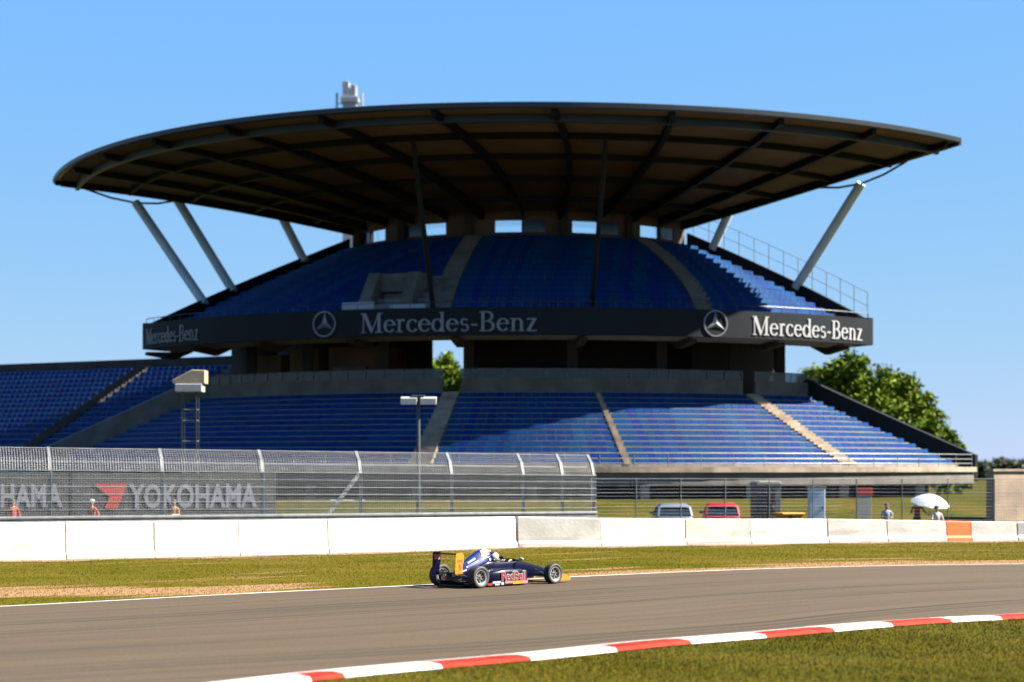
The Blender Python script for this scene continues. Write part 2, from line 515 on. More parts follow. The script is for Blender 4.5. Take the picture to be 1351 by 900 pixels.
class MB:
    def __init__(s):
        s.v = []
        s.f = []
        s.m = []

    def add(s, vs, fs, mi=0):
        b = len(s.v)
        s.v.extend([tuple(v) for v in vs])
        s.f.extend([tuple(i + b for i in f) for f in fs])
        s.m.extend([mi] * len(fs))
        return s

    def box(s, lo, hi, mi=0, mat=None):
        x0, y0, z0 = lo
        x1, y1, z1 = hi
        vs = [Vector(p) for p in ((x0, y0, z0), (x1, y0, z0), (x1, y1, z0), (x0, y1, z0), (x0, y0, z1), (x1, y0, z1), (x1, y1, z1), (x0, y1, z1))]
        if mat is not None:
            vs = [mat @ v for v in vs]
        return s.add(vs, [(0, 3, 2, 1), (4, 5, 6, 7), (0, 1, 5, 4), (1, 2, 6, 5), (2, 3, 7, 6), (3, 0, 4, 7)], mi)

    def bar(s, a, b, w, h=None, mi=0, up=(0, 0, 1)):
        """rectangular bar from a to b"""
        a = Vector(a); b = Vector(b)
        h = h or w
        d = (b - a).normalized()
        u = Vector(up)
        if abs(d.dot(u)) > 0.98:
            u = Vector((0, 1, 0))
        sx = d.cross(u).normalized()
        sy = sx.cross(d).normalized()
        vs = []
        for p in (a, b):
            for i, j in ((-1, -1), (1, -1), (1, 1), (-1, 1)):
                vs.append(p + sx * (i * w / 2) + sy * (j * h / 2))
        return s.add(vs, [(3, 2, 1, 0), (4, 5, 6, 7), (0, 1, 5, 4), (1, 2, 6, 5), (2, 3, 7, 6), (3, 0, 4, 7)], mi)

    def tube(s, pts, r, n=8, mi=0, cap=True):
        pts = [Vector(p) for p in pts]
        rs = r if isinstance(r, (list, tuple)) else [r] * len(pts)
        rings = []
        for i, p in enumerate(pts):
            d = (pts[min(i + 1, len(pts) - 1)] - pts[max(i - 1, 0)]).normalized()
            u = Vector((0, 0, 1)) if abs(d.z) < 0.95 else Vector((0, 1, 0))
            a = d.cross(u).normalized()
            b = a.cross(d).normalized()
            rings.append([p + (a * math.cos(2 * math.pi * k / n) + b * math.sin(2 * math.pi * k / n)) * rs[i] for k in range(n)])
        return s.loft(rings, mi, cap)

    def loft(s, rings, mi=0, cap=True, closed=True):
        n = len(rings[0])
        vs = [p for r_ in rings for p in r_]
        fs = []
        for i in range(len(rings) - 1):
            for k in range(n if closed else n - 1):
                k2 = (k + 1) % n
                fs.append((i * n + k, i * n + k2, (i + 1) * n + k2, (i + 1) * n + k))
        if cap:
            fs.append(tuple(range(n - 1, -1, -1)))
            fs.append(tuple((len(rings) - 1) * n + k for k in range(n)))
        return s.add(vs, fs, mi)

    def lathe(s, prof, n=32, axis='y', mi=0, org=(0, 0, 0), closed=False):
        """prof: (radius, along axis)"""
        o = Vector(org)
        rings = []
        for k in range(n):
            a = 2 * math.pi * k / n
            c, q = math.cos(a), math.sin(a)
            ring = []
            for (r_, t) in prof:
                p = {'y': (r_ * c, t, r_ * q), 'z': (r_ * c, r_ * q, t), 'x': (t, r_ * c, r_ * q)}[axis]
                ring.append(o + Vector(p))
            rings.append(ring)
        rings.append(rings[0])
        return s.loft(rings, mi, cap=False, closed=closed)

    def prism(s, poly, axis, a0, a1, mi=0, mat=None):
        """extrude a 2D polygon; axis = extrusion axis; poly coordinates are the two others in order"""
        def mk(p, t):
            q = {'x': (t, p[0], p[1]), 'y': (p[0], t, p[1]), 'z': (p[0], p[1], t)}[axis]
            v = Vector(q)
            return mat @ v if mat is not None else v
        n = len(poly)
        vs = [mk(p, a0) for p in poly] + [mk(p, a1) for p in poly]
        fs = [tuple(range(n)), tuple(range(2 * n - 1, n - 1, -1))]
        for k in range(n):
            fs.append((k, k + n, (k + 1) % n + n, (k + 1) % n))
        return s.add(vs, fs, mi)

    def sphere(s, c, r, nu=16, nv=10, mi=0):
        c = Vector(c)
        rr = Vector(r) if isinstance(r, (tuple, list)) else Vector((r, r, r))
        rings = []
        for j in range(nv + 1):
            ph = math.pi * (j + 0.02) / (nv + 0.04)
            rings.append([c + Vector((rr.x * math.sin(ph) * math.cos(2 * math.pi * k / nu), rr.y * math.sin(ph) * math.sin(2 * math.pi * k / nu), rr.z * math.cos(ph))) for k in range(nu)])
        return s.loft(rings, mi)

    def build(s, name, mats, parent=None, smooth=False, world=True, fix=True):
        me = bpy.data.meshes.new(name)
        off = off_of(parent) if (parent is not None and world) else Vector((0, 0, 0))
        me.from_pydata([(x - off.x, y - off.y, z - off.z) for x, y, z in s.v], [], s.f)
        if not isinstance(mats, (list, tuple)):
            mats = [mats]
        for m in mats:
            me.materials.append(m)
        if len(mats) > 1:
            me.polygons.foreach_set('material_index', s.m)
        if fix:
            bm = bmesh.new()
            bm.from_mesh(me)
            bmesh.ops.recalc_face_normals(bm, faces=bm.faces)
            bm.to_mesh(me)
            bm.free()
        if smooth:
            me.polygons.foreach_set('use_smooth', [True] * len(me.polygons))
        me.update()
        o = bpy.data.objects.new(name, me)
        COL.objects.link(o)
        if parent is not None:
            o.parent = parent
        return o


def tag(o, label=None, cat=None, group=None, kind=None):
    if label:
        o['label'] = label
    if cat:
        o['category'] = cat
    if group:
        o['group'] = group
    if kind:
        o['kind'] = kind
    return o


def thing(name, label, cat, loc=(0, 0, 0), rz=0.0, group=None):
    o = bpy.data.objects.new(name, None)
    o.empty_display_size = 0.3
    COL.objects.link(o)
    o.location = loc
    o.rotation_euler = (0, 0, rz)
    return tag(o, label, cat, group)


def smooth_angle(o, deg=40):
    me = o.data
    me.polygons.foreach_set('use_smooth', [True] * len(me.polygons))
    me.set_sharp_from_angle(angle=R(deg))


def bevel(o, w=0.02, seg=2):
    b = o.modifiers.new('bevel', 'BEVEL')
    b.width = w
    b.segments = seg
    b.limit_method = 'ANGLE'
    b.angle_limit = R(35)
    return o


def text_mesh(body, extrude=0.01, offset=0.0, spacing=1.0, res=3):
    cu = bpy.data.curves.new('t', 'FONT')
    cu.body = body
    cu.size = 1
    cu.extrude = extrude
    cu.offset = offset
    cu.space_character = spacing
    cu.resolution_u = res
    o = bpy.data.objects.new('t', cu)
    COL.objects.link(o)
    bpy.context.view_layer.update()
    dg = bpy.context.evaluated_depsgraph_get()
    me = bpy.data.meshes.new_from_object(o.evaluated_get(dg))
    vs = np.array([v.co[:] for v in me.vertices])
    fs = [tuple(p.vertices) for p in me.polygons]
    bpy.data.objects.remove(o)
    bpy.data.curves.remove(cu)
    bpy.data.meshes.remove(me)
    return vs, fs


def fit_text(vs, w, h, zmul=1.0):
    """scale text verts to a w x h box with lower-left at 0"""
    v = vs.copy()
    lo = v.min(0)
    hi = v.max(0)
    v[:, 0] = (v[:, 0] - lo[0]) / (hi[0] - lo[0]) * w
    v[:, 1] = (v[:, 1] - lo[1]) / (hi[1] - lo[1]) * h
    v[:, 2] = (v[:, 2] - lo[2]) * zmul
    return v


# serif lettering drawn stroke by stroke (unit capital height)
def ribbon(pts, ws):
    """polyline with widths -> quads (list of 4-point polygons)"""
    out_ = []
    n = len(pts)
    L = []
    Rr = []
    for i in range(n):
        a = Vector(pts[max(i - 1, 0)])
        b = Vector(pts[min(i + 1, n - 1)])
        d = (b - a).normalized()
        nn = Vector((-d.y, d.x))
        p = Vector(pts[i])
        L.append(p + nn * ws[i] / 2)
        Rr.append(p - nn * ws[i] / 2)
    return L + Rr[::-1]


def arc_pts(cx, cy, rx, ry, a0, a1, thick, thin, n=18):
    pts = []
    ws = []
    for i in range(n + 1):
        a = R(a0 + (a1 - a0) * i / n)
        pts.append((cx + rx * math.cos(a), cy + ry * math.sin(a)))
        ws.append(thin + (thick - thin) * abs(math.cos(a)) ** 1.3)
    return ribbon(pts, ws)


def rect(x0, y0, x1, y1):
    return [Vector((x0, y0)), Vector((x1, y0)), Vector((x1, y1)), Vector((x0, y1))]


TK, TN = 0.135, 0.05
GLYPH = {
    'M': (1.12, [rect(.10, 0, .155, 1), [Vector(p) for p in ((.06, 1), (.26, 1), (.60, .16), (.50, 0))],
                 [Vector(p) for p in ((.50, 0), (.56, 0), (.94, 1), (.88, 1))], rect(.85, 0, .99, 1),
                 rect(.0, 0, .25, .05), rect(.74, 0, 1.10, .05), rect(.0, .95, .14, 1), rect(.92, .95, 1.10, 1)]),
    'e': (.60, [arc_pts(.30, .33, .235, .30, 5, 325, TK, TN), rect(.08, .355, .535, .405)]),
    'r': (.47, [rect(.09, 0, .215, .65), rect(0, 0, .33, .045), rect(0, .605, .15, .65), arc_pts(.32, .42, .16, .20, 150, 55, .06, .10, 8)]),
    'c': (.55, [arc_pts(.30, .33, .235, .30, 38, 325, TK, TN)]),
    'd': (.68, [arc_pts(.29, .33, .225, .30, 30, 330, TK, TN), rect(.46, 0, .585, 1), rect(.38, .955, .5, 1), rect(.56, 0, .67, .045)]),
    's': (.48, [arc_pts(.24, .48, .15, .145, 30, 265, .09, .06, 10), arc_pts(.24, .19, .165, .165, 85, -150, .10, .06, 10)]),
    '-': (.40, [rect(.05, .29, .34, .37)]),
    'B': (.78, [rect(.10, 0, .235, 1), rect(0, 0, .40, .05), rect(0, .95, .40, 1), rect(.20, .49, .42, .535),
                arc_pts(.38, .755, .22, .22, -90, 90, .12, TN, 12), arc_pts(.40, .26, .26, .24, -90, 90, .13, TN, 12)]),
    'n': (.70, [rect(.09, 0, .215, .65), rect(0, 0, .30, .045), rect(0, .605, .15, .65), rect(.47, 0, .595, .45),
                rect(.40, 0, .68, .045), arc_pts(.345, .42, .19, .205, 0, 165, .12, .05, 10)]),
    'z': (.56, [rect(.05, .59, .50, .65), rect(.05, 0, .52, .055), [Vector(p) for p in ((.05, .03), (.20, .03), (.50, .62), (.35, .62))]]),
}


def serif_polys(body):
    x = 0.0
    out_ = []
    for ch in body:
        adv, polys = GLYPH[ch]
        for p in polys:
            out_.append([(q.x + x, q.y) for q in p])
        x += adv + 0.03
    return out_, x


# ------------------------------------------------------------------ ground, track
def strip_sheet(name, A, B, z, mat, kind='structure', nv=1):
    """sheet between two polylines (same count), UV in metres"""
    me = bpy.data.meshes.new(name)
    vs = []
    uvs = []
    u = 0
    for i in range(len(A)):
        if i:
            u += (A[i] - A[i - 1]).length
        for j in range(nv + 1):
            t = j / nv
            p = A[i].lerp(B[i], t)
            vs.append((p.x, p.y, z))
            uvs.append((u, (B[i] - A[i]).length * t))
    fs = []
    w = nv + 1
    for i in range(len(A) - 1):
        for j in range(nv):
            fs.append((i * w + j, (i + 1) * w + j, (i + 1) * w + j + 1, i * w + j + 1))
    me.from_pydata(vs, [], fs)
    uvl = me.uv_layers.new(name='UVMap')
    for lp in me.loops:
        uvl.data[lp.index].uv = uvs[lp.vertex_index]
    bm = bmesh.new(); bm.from_mesh(me)
    for f in bm.faces:
        if f.normal.z < 0:
            f.normal_flip()
    bm.to_mesh(me); bm.free()
    me.materials.append(mat)
    o = bpy.data.objects.new(name, me)
    COL.objects.link(o)
    o['kind'] = kind
    return o


def catmull(pts, n):
    """resample a polyline smoothly into n points"""
    pts = [Vector(p) for p in pts]
    ext = [pts[0] * 2 - pts[1]] + pts + [pts[-1] * 2 - pts[-2]]
    fine = []
    for i in range(1, len(ext) - 2):
        p0, p1, p2, p3 = ext[i - 1], ext[i], ext[i + 1], ext[i + 2]
        for k in range(24):
            t = k / 24
            fine.append(0.5 * ((2 * p1) + (p2 - p0) * t + (2 * p0 - 5 * p1 + 4 * p2 - p3) * t * t + (3 * p1 - p0 - 3 * p2 + p3) * t ** 3))
    fine.append(pts[-1])
    acc = [0]
    for a, b in zip(fine, fine[1:]):
        acc.append(acc[-1] + (b - a).length)
    res = []
    j = 0
    for i in range(n):
        d = acc[-1] * i / (n - 1)
        while j < len(acc) - 2 and acc[j + 1] < d:
            j += 1
        t = (d - acc[j]) / max(1e-9, acc[j + 1] - acc[j])
        res.append(fine[j].lerp(fine[j + 1], min(1, max(0, t))))
    return res


def offset_line(L, d):
    res = []
    for i in range(len(L)):
        a = L[max(i - 1, 0)]
        b = L[min(i + 1, len(L) - 1)]
        t = (b - a).normalized()
        res.append(L[i] + Vector((-t.y, t.x, 0)) * d)
    return res


far_line = catmull([(-42, 14, 0), (-24, 30.5, 0), G(0, 800), G(275, 785.5), G(550, 772), G(746, 761.5), G(1026, 750), G(1351, 744), (34, 59.5, 0), (60, 59, 0)], 120)
near_line = catmull([(-16, 12, 0), (-8.5, 21.2, 0), G(295, 898.5), G(450, 882), G(675, 862.5), G(831, 846.5), G(976, 835), G(1126, 822), G(1241, 814.5), G(1351, 809), (20, 44.2, 0), (42, 50.5, 0)], 120)

BAR_PX = [(-130, 746, 96.5), (0, 740, 50), (330, 733, 46), (550, 727, 43), (680, 722, 40), (800, 721, 37), (920, 719, 34), (1000, 718, 33), (1100, 716, 31), (1240, 714.6, 27), (1300, 714.1, 25.5), (1351, 713.7, 24.5), (1480, 713.5, 24.5)]
bar_base = [G(p[0], p[1]) for p in BAR_PX]
bar_base[0] = bar_base[1] + (bar_base[1] - bar_base[2]).normalized() * 9

ground = MB().add([(-2500, -300, -0.012), (2500, -300, -0.012), (2500, 4000, -0.012), (-2500, 4000, -0.012)], [(0, 1, 2, 3)]).build('grass_field', M['grass'])
ground['kind'] = 'structure'
asp_near = offset_line(near_line, -0.05)
strip_sheet('race_track', offset_line(far_line, 0.0), asp_near, 0.000, M['asphalt'])
strip_sheet('track_edge_line', offset_line(far_line, -0.14), offset_line(far_line, 0.03), 0.005, M['line'])
strip_sheet('track_inner_line', offset_line(near_line, 0.0), offset_line(near_line, -0.26), 0.005, M['line'])

# verge between the far edge line and the barrier (runs on under it)
bar_path = catmull([bar_base[0] + (bar_base[0] - bar_base[1]) * 2.0] + bar_base + [bar_base[-1] + (bar_base[-1] - bar_base[-2]).normalized() * 20], 120)
strip_sheet('grass_verge', offset_line(far_line, 0.03), [p + Vector((-0.6, 1.6, 0)) for p in bar_path], -0.004, M['verge'], nv=4)

wr = np.random.default_rng(3)
wa = [p + Vector((0.35, -0.8, 0)).normalized() * (0.75 + 0.35 * math.sin(i * .9) + 0.3 * wr.random()) for i, p in enumerate(bar_path)]
strip_sheet('worn_earth', wa, [p + Vector((-.2, .5, 0)) for p in bar_path], 0.002, pmat('worn_earth', (0.27, 0.165, 0.085), 0.95, 0.3, 1.5, bump=.4))

# kerb: low raised ramp with painted red and white stretches
kerb_pts_in = offset_line(near_line, -0.26)
kerb_pts_out = offset_line(near_line, -1.02)


def kerb():
    a = catmull(kerb_pts_in, 1200)
    b = catmull(kerb_pts_out, 1200)
    # arc length, zero where the first red stretch starts in the photo
    acc = [0]
    for p, q in zip(a, a[1:]):
        acc.append(acc[-1] + (q - p).length)
    # locate the arc position of a photo point
    def at(px, py):
        g = G(px, py)
        i = min(range(len(a)), key=lambda k: (a[k].lerp(b[k], .5) - g).length)
        return acc[i]
    cut = [at(362, 893), at(432, 891), at(556, 878), at(675, 868), at(793, 857), at(898, 848), at(992, 839.5), at(1088, 832), at(1172, 826), at(1250, 820.5), at(1306, 816.5), at(1372, 811.5)]
    per = cut[3] - cut[1]
    reds = [(cut[0], cut[1]), (cut[2], cut[3]), (cut[4], cut[5]), (cut[6], cut[7]), (cut[8], cut[9]), (cut[10], cut[11])]
    q = cut[0]
    while q > 2:
        q -= 4.2
        reds.append((q, q + 1.9))
    q = cut[11] + 1.9
    while q < acc[-1]:
        reds.append((q, q + 1.8))
        q += 3.7
    mb = MB()
    prof = [(0, 0.0), (0.06, 0.035), (0.55, 0.07), (0.92, 0.06), (1.0, 0.0)]
    vs = []
    for p, q in zip(a, b):
        for t, z in prof:
            w = p.lerp(q, t)
            vs.append((w.x, w.y, z + 0.002))
    n = len(prof)
    mb.v = vs
    for i in range(len(a) - 1):
        s_ = (acc[i] + acc[i + 1]) / 2
        red = any(r0 < s_ < r1 for r0, r1 in reds)
        for k in range(n - 1):
            mb.f.append((i * n + k, (i + 1) * n + k, (i + 1) * n + k + 1, i * n + k + 1))
            mb.m.append(1 if red else 0)
    o = mb.build('kerb', [M['kerb_white'], M['kerb_red']])
    o['kind'] = 'structure'


kerb()


# grass blades
def blades(name, pts, h0, h1, w, label, lean=0.6):
    n = len(pts)
    pts = np.array(pts)
    a = RNG.uniform(0, 2 * np.pi, n)
    h = RNG.uniform(h0, h1, n)
    dx = np.cos(a) * w
    dy = np.sin(a) * w
    la = RNG.uniform(0, 2 * np.pi, n)
    ln = RNG.uniform(0, lean, n) * h
    v = np.zeros((n, 3, 3))
    v[:, 0] = pts + np.stack([-dx, -dy, np.zeros(n)], 1)
    v[:, 1] = pts + np.stack([dx, dy, np.zeros(n)], 1)
    v[:, 2] = pts + np.stack([np.cos(la) * ln, np.sin(la) * ln, h], 1)
    me = bpy.data.meshes.new(name)
    me.vertices.add(n * 3)
    me.vertices.foreach_set('co', v.reshape(-1))
    me.loops.add(n * 3)
    me.loops.foreach_set('vertex_index', np.arange(n * 3))
    me.polygons.add(n)
    me.polygons.foreach_set('loop_start', np.arange(0, n * 3, 3))
    me.update(calc_edges=True)
    me.materials.append(M['grass_blade'])
    o = bpy.data.objects.new(name, me)
    COL.objects.link(o)
    o['kind'] = 'stuff'
    o['label'] = label
    return o


def in_between(A, B, n, bias=1.0):
    """random points in the strip between two polylines"""
    ar = np.array([((A[i + 1] - A[i]).length + (B[i + 1] - B[i]).length) / 2 * ((A[i] - B[i]).length) for i in range(len(A) - 1)])
    idx = RNG.choice(len(A) - 1, n, p=ar / ar.sum())
    t = RNG.random(n)
    s_ = RNG.random(n) ** bias
    A_ = np.array([p[:] for p in A])
    B_ = np.array([p[:] for p in B])
    a = A_[idx] + (A_[idx + 1] - A_[idx]) * t[:, None]
    b = B_[idx] + (B_[idx + 1] - B_[idx]) * t[:, None]
    return a + (b - a) * s_[:, None]


near_out = offset_line(near_line, -1.05)
keep = []
pts = in_between(near_out, offset_line(near_line, -15), 420000)
ok = (pts[:, 1] > 23.5) & (np.abs(pts[:, 0]) < pts[:, 1] * 0.30) & (pts[:, 1] < 42)
pts = pts[ok]
pts[:, 2] = -0.012
blades('grass', pts, 0.02, 0.06, 0.006, 'dry olive grass of the infield beside the kerb', 1.0)
pts = in_between(offset_line(far_line, 0.2), [p + Vector((-0.1, 0.5, 0)) for p in bar_path], 200000)
ok = (np.abs(pts[:, 0]) < pts[:, 1] * 0.30)
pts = pts[ok]
# leave the worn strips thinner
pts[:, 2] = -0.004
blades('grass', pts, 0.015, 0.045, 0.008, 'olive grass of the verge between track and white wall', 1.0)

# ------------------------------------------------------------------ grandstand
CX, CY = 1.0, 128.0


def pol(r, th, h):
    a = R(th)
    return Vector((CX + r * math.sin(a), CY - r * math.cos(a), h + EYE))


def lin(a, b, r0, r1):
    return lambda r: a + (b - a) * (r - r0) / (r1 - r0)


def sweep(mb, prof, tl, tr, n=40, mi=0, caps=True):
    """prof: closed list of (r, h); swept between the edge functions tl(r), tr(r)"""
    rings = []
    for i in range(n + 1):
        t = i / n
        rings.append([pol(r, tl(r) + (tr(r) - tl(r)) * t, h) for r, h in prof])
    mb.loft(rings, mi, cap=caps)
    return mb


cst = lambda v: (lambda r: v)

# edge functions
LT_R0, LT_R1 = 25.4, 33.4
loL, loR = lin(-54, -61, LT_R0, LT_R1), lin(41.3, 48.5, LT_R0, LT_R1)
UP_R0, UP_R1 = 13.2, 28.3
upL, upR = lin(-71.5, -54, 12.5, 28.8), lin(57, 44, 12.5, 28.8)

stand = thing('grandstand', 'large dark grandstand of blue seats in two tiers under a wide fan shaped roof', 'grandstand', (CX, CY - 20, 0))

NLO = 13
LO_D = (LT_R1 - LT_R0) / NLO
LO_H0, LO_H1 = 0.10, 4.2
LO_RISE = (LO_H1 - LO_H0) / NLO


def stepped(r_front, depth, h0, rise, n):
    """top profile from the front to the back: list of (r, h)"""
    p = []
    for k in range(n):
        p.append((r_front - k * depth, h0 + k * rise))
        p.append((r_front - (k + 1) * depth, h0 + k * rise))
    return p


# lower terrace
prof = [(LT_R1, LO_H0 - 0.35)] + stepped(LT_R1, LO_D, LO_H0, LO_RISE, NLO) + [(LT_R0, LO_H1), (LT_R0 - 0.3, LO_H1), (LT_R0 - 0.3, 3.4), (LT_R1 - 1.5, -0.6)]
sweep(MB(), prof, loL, loR, 48).build('lower_terrace', M['conc_step'], stand)


def seat_profile(dep, z0, z1):
    return [(0.0, z0), (0.0, z0 + 0.03), (dep * .42, z0 + 0.035), (dep * .42 + (z1 - z0) * .25, z1), (dep * .42 + (z1 - z0) * .25 + .05, z1), (dep * .5, z0)]


def seat_row(mb, r_front, h, tl, tr, pitch, dep, z0, z1, off):
    arc = R(tr - tl) * (r_front - off)
    n = max(1, int(arc / pitch))
    pr = seat_profile(dep, z0, z1)
    for i in range(n):
        thc = tl + (tr - tl) * (i + 0.5) / n
        a = R(thc)
        rad = Vector((math.sin(a), -math.cos(a), 0))      # outwards
        tan = Vector((math.cos(a), math.sin(a), 0))
        base = pol(r_front - off, thc, h)
        w = pitch * 0.49
        vs = []
        for s_ in (-w, w):
            for d, z in pr:
                vs.append(base - rad * d + tan * s_ + Vector((0, 0, z)))
        k = len(pr)
        fs = [tuple(range(k)), tuple(range(2 * k - 1, k - 1, -1))] + [(j, j + k, (j + 1) % k + k, (j + 1) % k) for j in range(k)]
        mb.add(vs, fs)


LO_BLOCKS = [(lambda r: loL(r) + 0.8, lambda r: -11.2), (lambda r: -8.8, lambda r: 8.2), (lambda r: 9.1, lin(29.2, 30.4, LT_R0, LT_R1)), (lin(31.7, 32.5, LT_R0, LT_R1), lambda r: loR(r) - 0.6)]
for k in range(NLO):
    rf = LT_R1 - k * LO_D
    for (a, b) in LO_BLOCKS:
        mb = MB()
        seat_row(mb, rf, LO_H0 + k * LO_RISE, a(rf), b(rf), 0.485, 0.40, 0.02, 0.262, 0.05)
        mb.build('seat_row', M['seat'], stand, fix=False)


# stairs between the lower blocks: half steps
def stairs(name, a, b, r_front, depth, h0, rise, n, mat, r_back):
    mb = MB()
    for k in range(n):
        for q in (0, 1):
            r1 = r_front - k * depth + 0.02 - q * depth / 2
            r0 = r_front - (k + 1) * depth + 0.004
            h1 = h0 + k * rise + (q + 1) * rise / 2 * (0.98)
            hb = h0 + k * rise + 0.003
            if q:
                r1 -= 0.01
            sweep(mb, [(r1, hb), (r1, h1), (r0, h1), (r0, hb)], a, b, 2)
    return mb.build(name, mat, stand)


stairs('aisle_stairs', lambda r: -11.0, lambda r: -9.0, LT_R1, LO_D, LO_H0, LO_RISE, NLO, M['conc_warm'], LT_R0)
stairs('aisle_stairs', lin(29.4, 30.6, LT_R0, LT_R1), lin(31.5, 32.3, LT_R0, LT_R1), LT_R1, LO_D, LO_H0, LO_RISE, NLO, M['conc_warm'], LT_R0)
stairs('aisle_stairs', lambda r: 8.35, lambda r: 8.95, LT_R1, LO_D, LO_H0, LO_RISE, NLO, M['conc_warm'], LT_R0)

# front edge slab, base wall, dark undercroft, legs
mb = MB()
sweep(mb, [(LT_R1 + 0.9, -0.05), (LT_R1 + 0.02, -0.05), (LT_R1 + 0.02, -0.33), (LT_R1 + 0.9, -0.33)], loL, loR, 40)
mb.build('front_walkway', M['conc_warm'], stand)
mb = MB()
sweep(mb, [(LT_R1 + 0.75, -0.34), (LT_R1 + 0.45, -0.34), (LT_R1 + 0.45, -1.0), (LT_R1 + 0.75, -1.0)], loL, loR, 40)
mb.build('front_beam', M['conc'], stand)
mb = MB()
sweep(mb, [(LT_R1 - 1.6, -0.7), (LT_R1 - 1.9, -0.7), (LT_R1 - 1.9, -3.2), (LT_R1 - 1.6, -3.2)], loL, loR, 40)
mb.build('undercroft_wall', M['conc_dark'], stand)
for th in (-50, -40, -30, -20, -10, 0, 10, 20, 30, 40):
    mb = MB()
    p0 = pol(LT_R1 + 0.55, th, -3.2)
    p1 = pol(LT_R1 + 0.55, th, -0.99)
    mb.bar(p0, p1, 0.5, 0.5)
    mb.build('support_column', M['conc'], stand)

# front railing on the lower tier
mb = MB()
for hh in (0.72, 0.45, 0.2):
    mb.tube([pol(LT_R1 + 0.82, loL(LT_R1) + (loR(LT_R1) - loL(LT_R1)) * i / 40, hh - 0.05) for i in range(41)], 0.022, 6)
for i in range(37):
    th = loL(LT_R1) + (loR(LT_R1) - loL(LT_R1)) * i / 36
    mb.tube([pol(LT_R1 + 0.82, th, -0.06), pol(LT_R1 + 0.82, th, 0.67)], 0.02, 6)
mb.build('front_railing', M['galv'], stand)


# side parapets of the lower tier
def side_wall(name, edge, r0, r1, hfun, thick_deg, mat, hgt=0.5, low=-0.4, n=14):
    rings = []
    for i in range(n + 1):
        r = r0 + (r1 - r0) * i / n
        h = hfun(r)
        e = edge(r)
        d = math.degrees(thick_deg / r)
        rings.append([pol(r, e, h + low), pol(r, e + d, h + low), pol(r, e + d, h + hgt), pol(r, e, h + hgt)])
    return MB().loft(rings).build(name, mat, stand)


loh = lambda r: LO_H0 + (LT_R1 - r) / LO_D * LO_RISE
side_wall('side_parapet', lambda r: loR(r) + 0.02, LT_R0 - 0.3, LT_R1 + 0.8, loh, 0.35, M['steel_dark'], 0.95, -0.6)
side_wall('side_parapet', lambda r: loL(r) - 0.75, LT_R0 - 0.3, LT_R1 + 0.8, loh, 0.4, M['conc'], 1.25, -0.8)

# concourse between the tiers
CON = 4.2
sweep(MB(), [(25.05, CON + 0.02), (12.6, CON + 0.02), (12.6, CON - 0.4), (25.05, CON - 0.4)], cst(-66), cst(46), 48).build('concourse_floor', M['conc_dark'], stand)
pL, pR = -54.0, 41.3
for a, b in ((pL, -11.2), (-8.8, 29.4), (31.5, pR)):
    sweep(MB(), [(25.35, CON - 0.35), (25.35, CON + 0.78), (25.12, CON + 0.78), (25.12, CON - 0.35)], cst(a), cst(b), 24).build('concourse_parapet', M['conc'], stand)
    sweep(MB(), [(25.26, CON + 0.785), (25.26, CON + 1.28), (25.23, CON + 1.28), (25.23, CON + 0.785)], cst(a), cst(b), 24).build('glass_screen', M['glass_rail'], stand)
    mb = MB()
    mb.tube([pol(25.245, a + (b - a) * i / 24, CON + 1.31) for i in range(25)], 0.03, 6)
    k = max(2, int((b - a) / 2.6))
    for i in range(k + 1):
        th = a + (b - a) * i / k
        mb.tube([pol(25.3, th, CON + 0.7), pol(25.3, th, CON + 1.3)], 0.025, 6)
    mb.build('handrail', M['galv'], stand)
# end pier of the parapet, its sunlit look put into the beige colour
mb = MB()
mb.bar(pol(25.2, 42.3, CON - 0.5), pol(25.2, 42.3, CON + 1.1), 0.8, 0.5)
mb.build('end_pier', M['wall_beige'], stand)

# concourse rear walls with the open passage between them
RW = 18.6
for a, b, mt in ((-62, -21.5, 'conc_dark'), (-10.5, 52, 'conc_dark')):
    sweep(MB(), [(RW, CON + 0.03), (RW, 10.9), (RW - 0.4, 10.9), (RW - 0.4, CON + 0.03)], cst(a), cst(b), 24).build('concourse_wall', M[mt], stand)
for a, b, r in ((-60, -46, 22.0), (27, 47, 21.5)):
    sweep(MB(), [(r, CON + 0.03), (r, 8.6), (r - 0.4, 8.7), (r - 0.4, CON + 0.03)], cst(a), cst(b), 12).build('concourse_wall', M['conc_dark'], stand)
# walls along the passage
mb = MB()
for px in (571, 621):
    g0 = P(px, 480, 110.5)
    g1 = P(px, 480, 139)
    dx = -0.35 if px < 600 else 0.35
    a, b = Vector((g0.x, g0.y, 0)), Vector((g1.x, g1.y, 0))
    mb.add([(a.x, a.y, CON + EYE + .03), (b.x, b.y, CON + EYE + .03), (b.x + dx, b.y, CON + EYE + .03), (a.x + dx, a.y, CON + EYE + .03),
            (a.x, a.y, 13.2), (b.x, b.y, 15.5), (b.x + dx, b.y, 15.5), (a.x + dx, a.y, 13.2)],
           [(0, 3, 2, 1), (4, 5, 6, 7), (0, 1, 5, 4), (1, 2, 6, 5), (2, 3, 7, 6), (3, 0, 4, 7)])
mb.build('passage_wall', M['conc_dark'], stand)
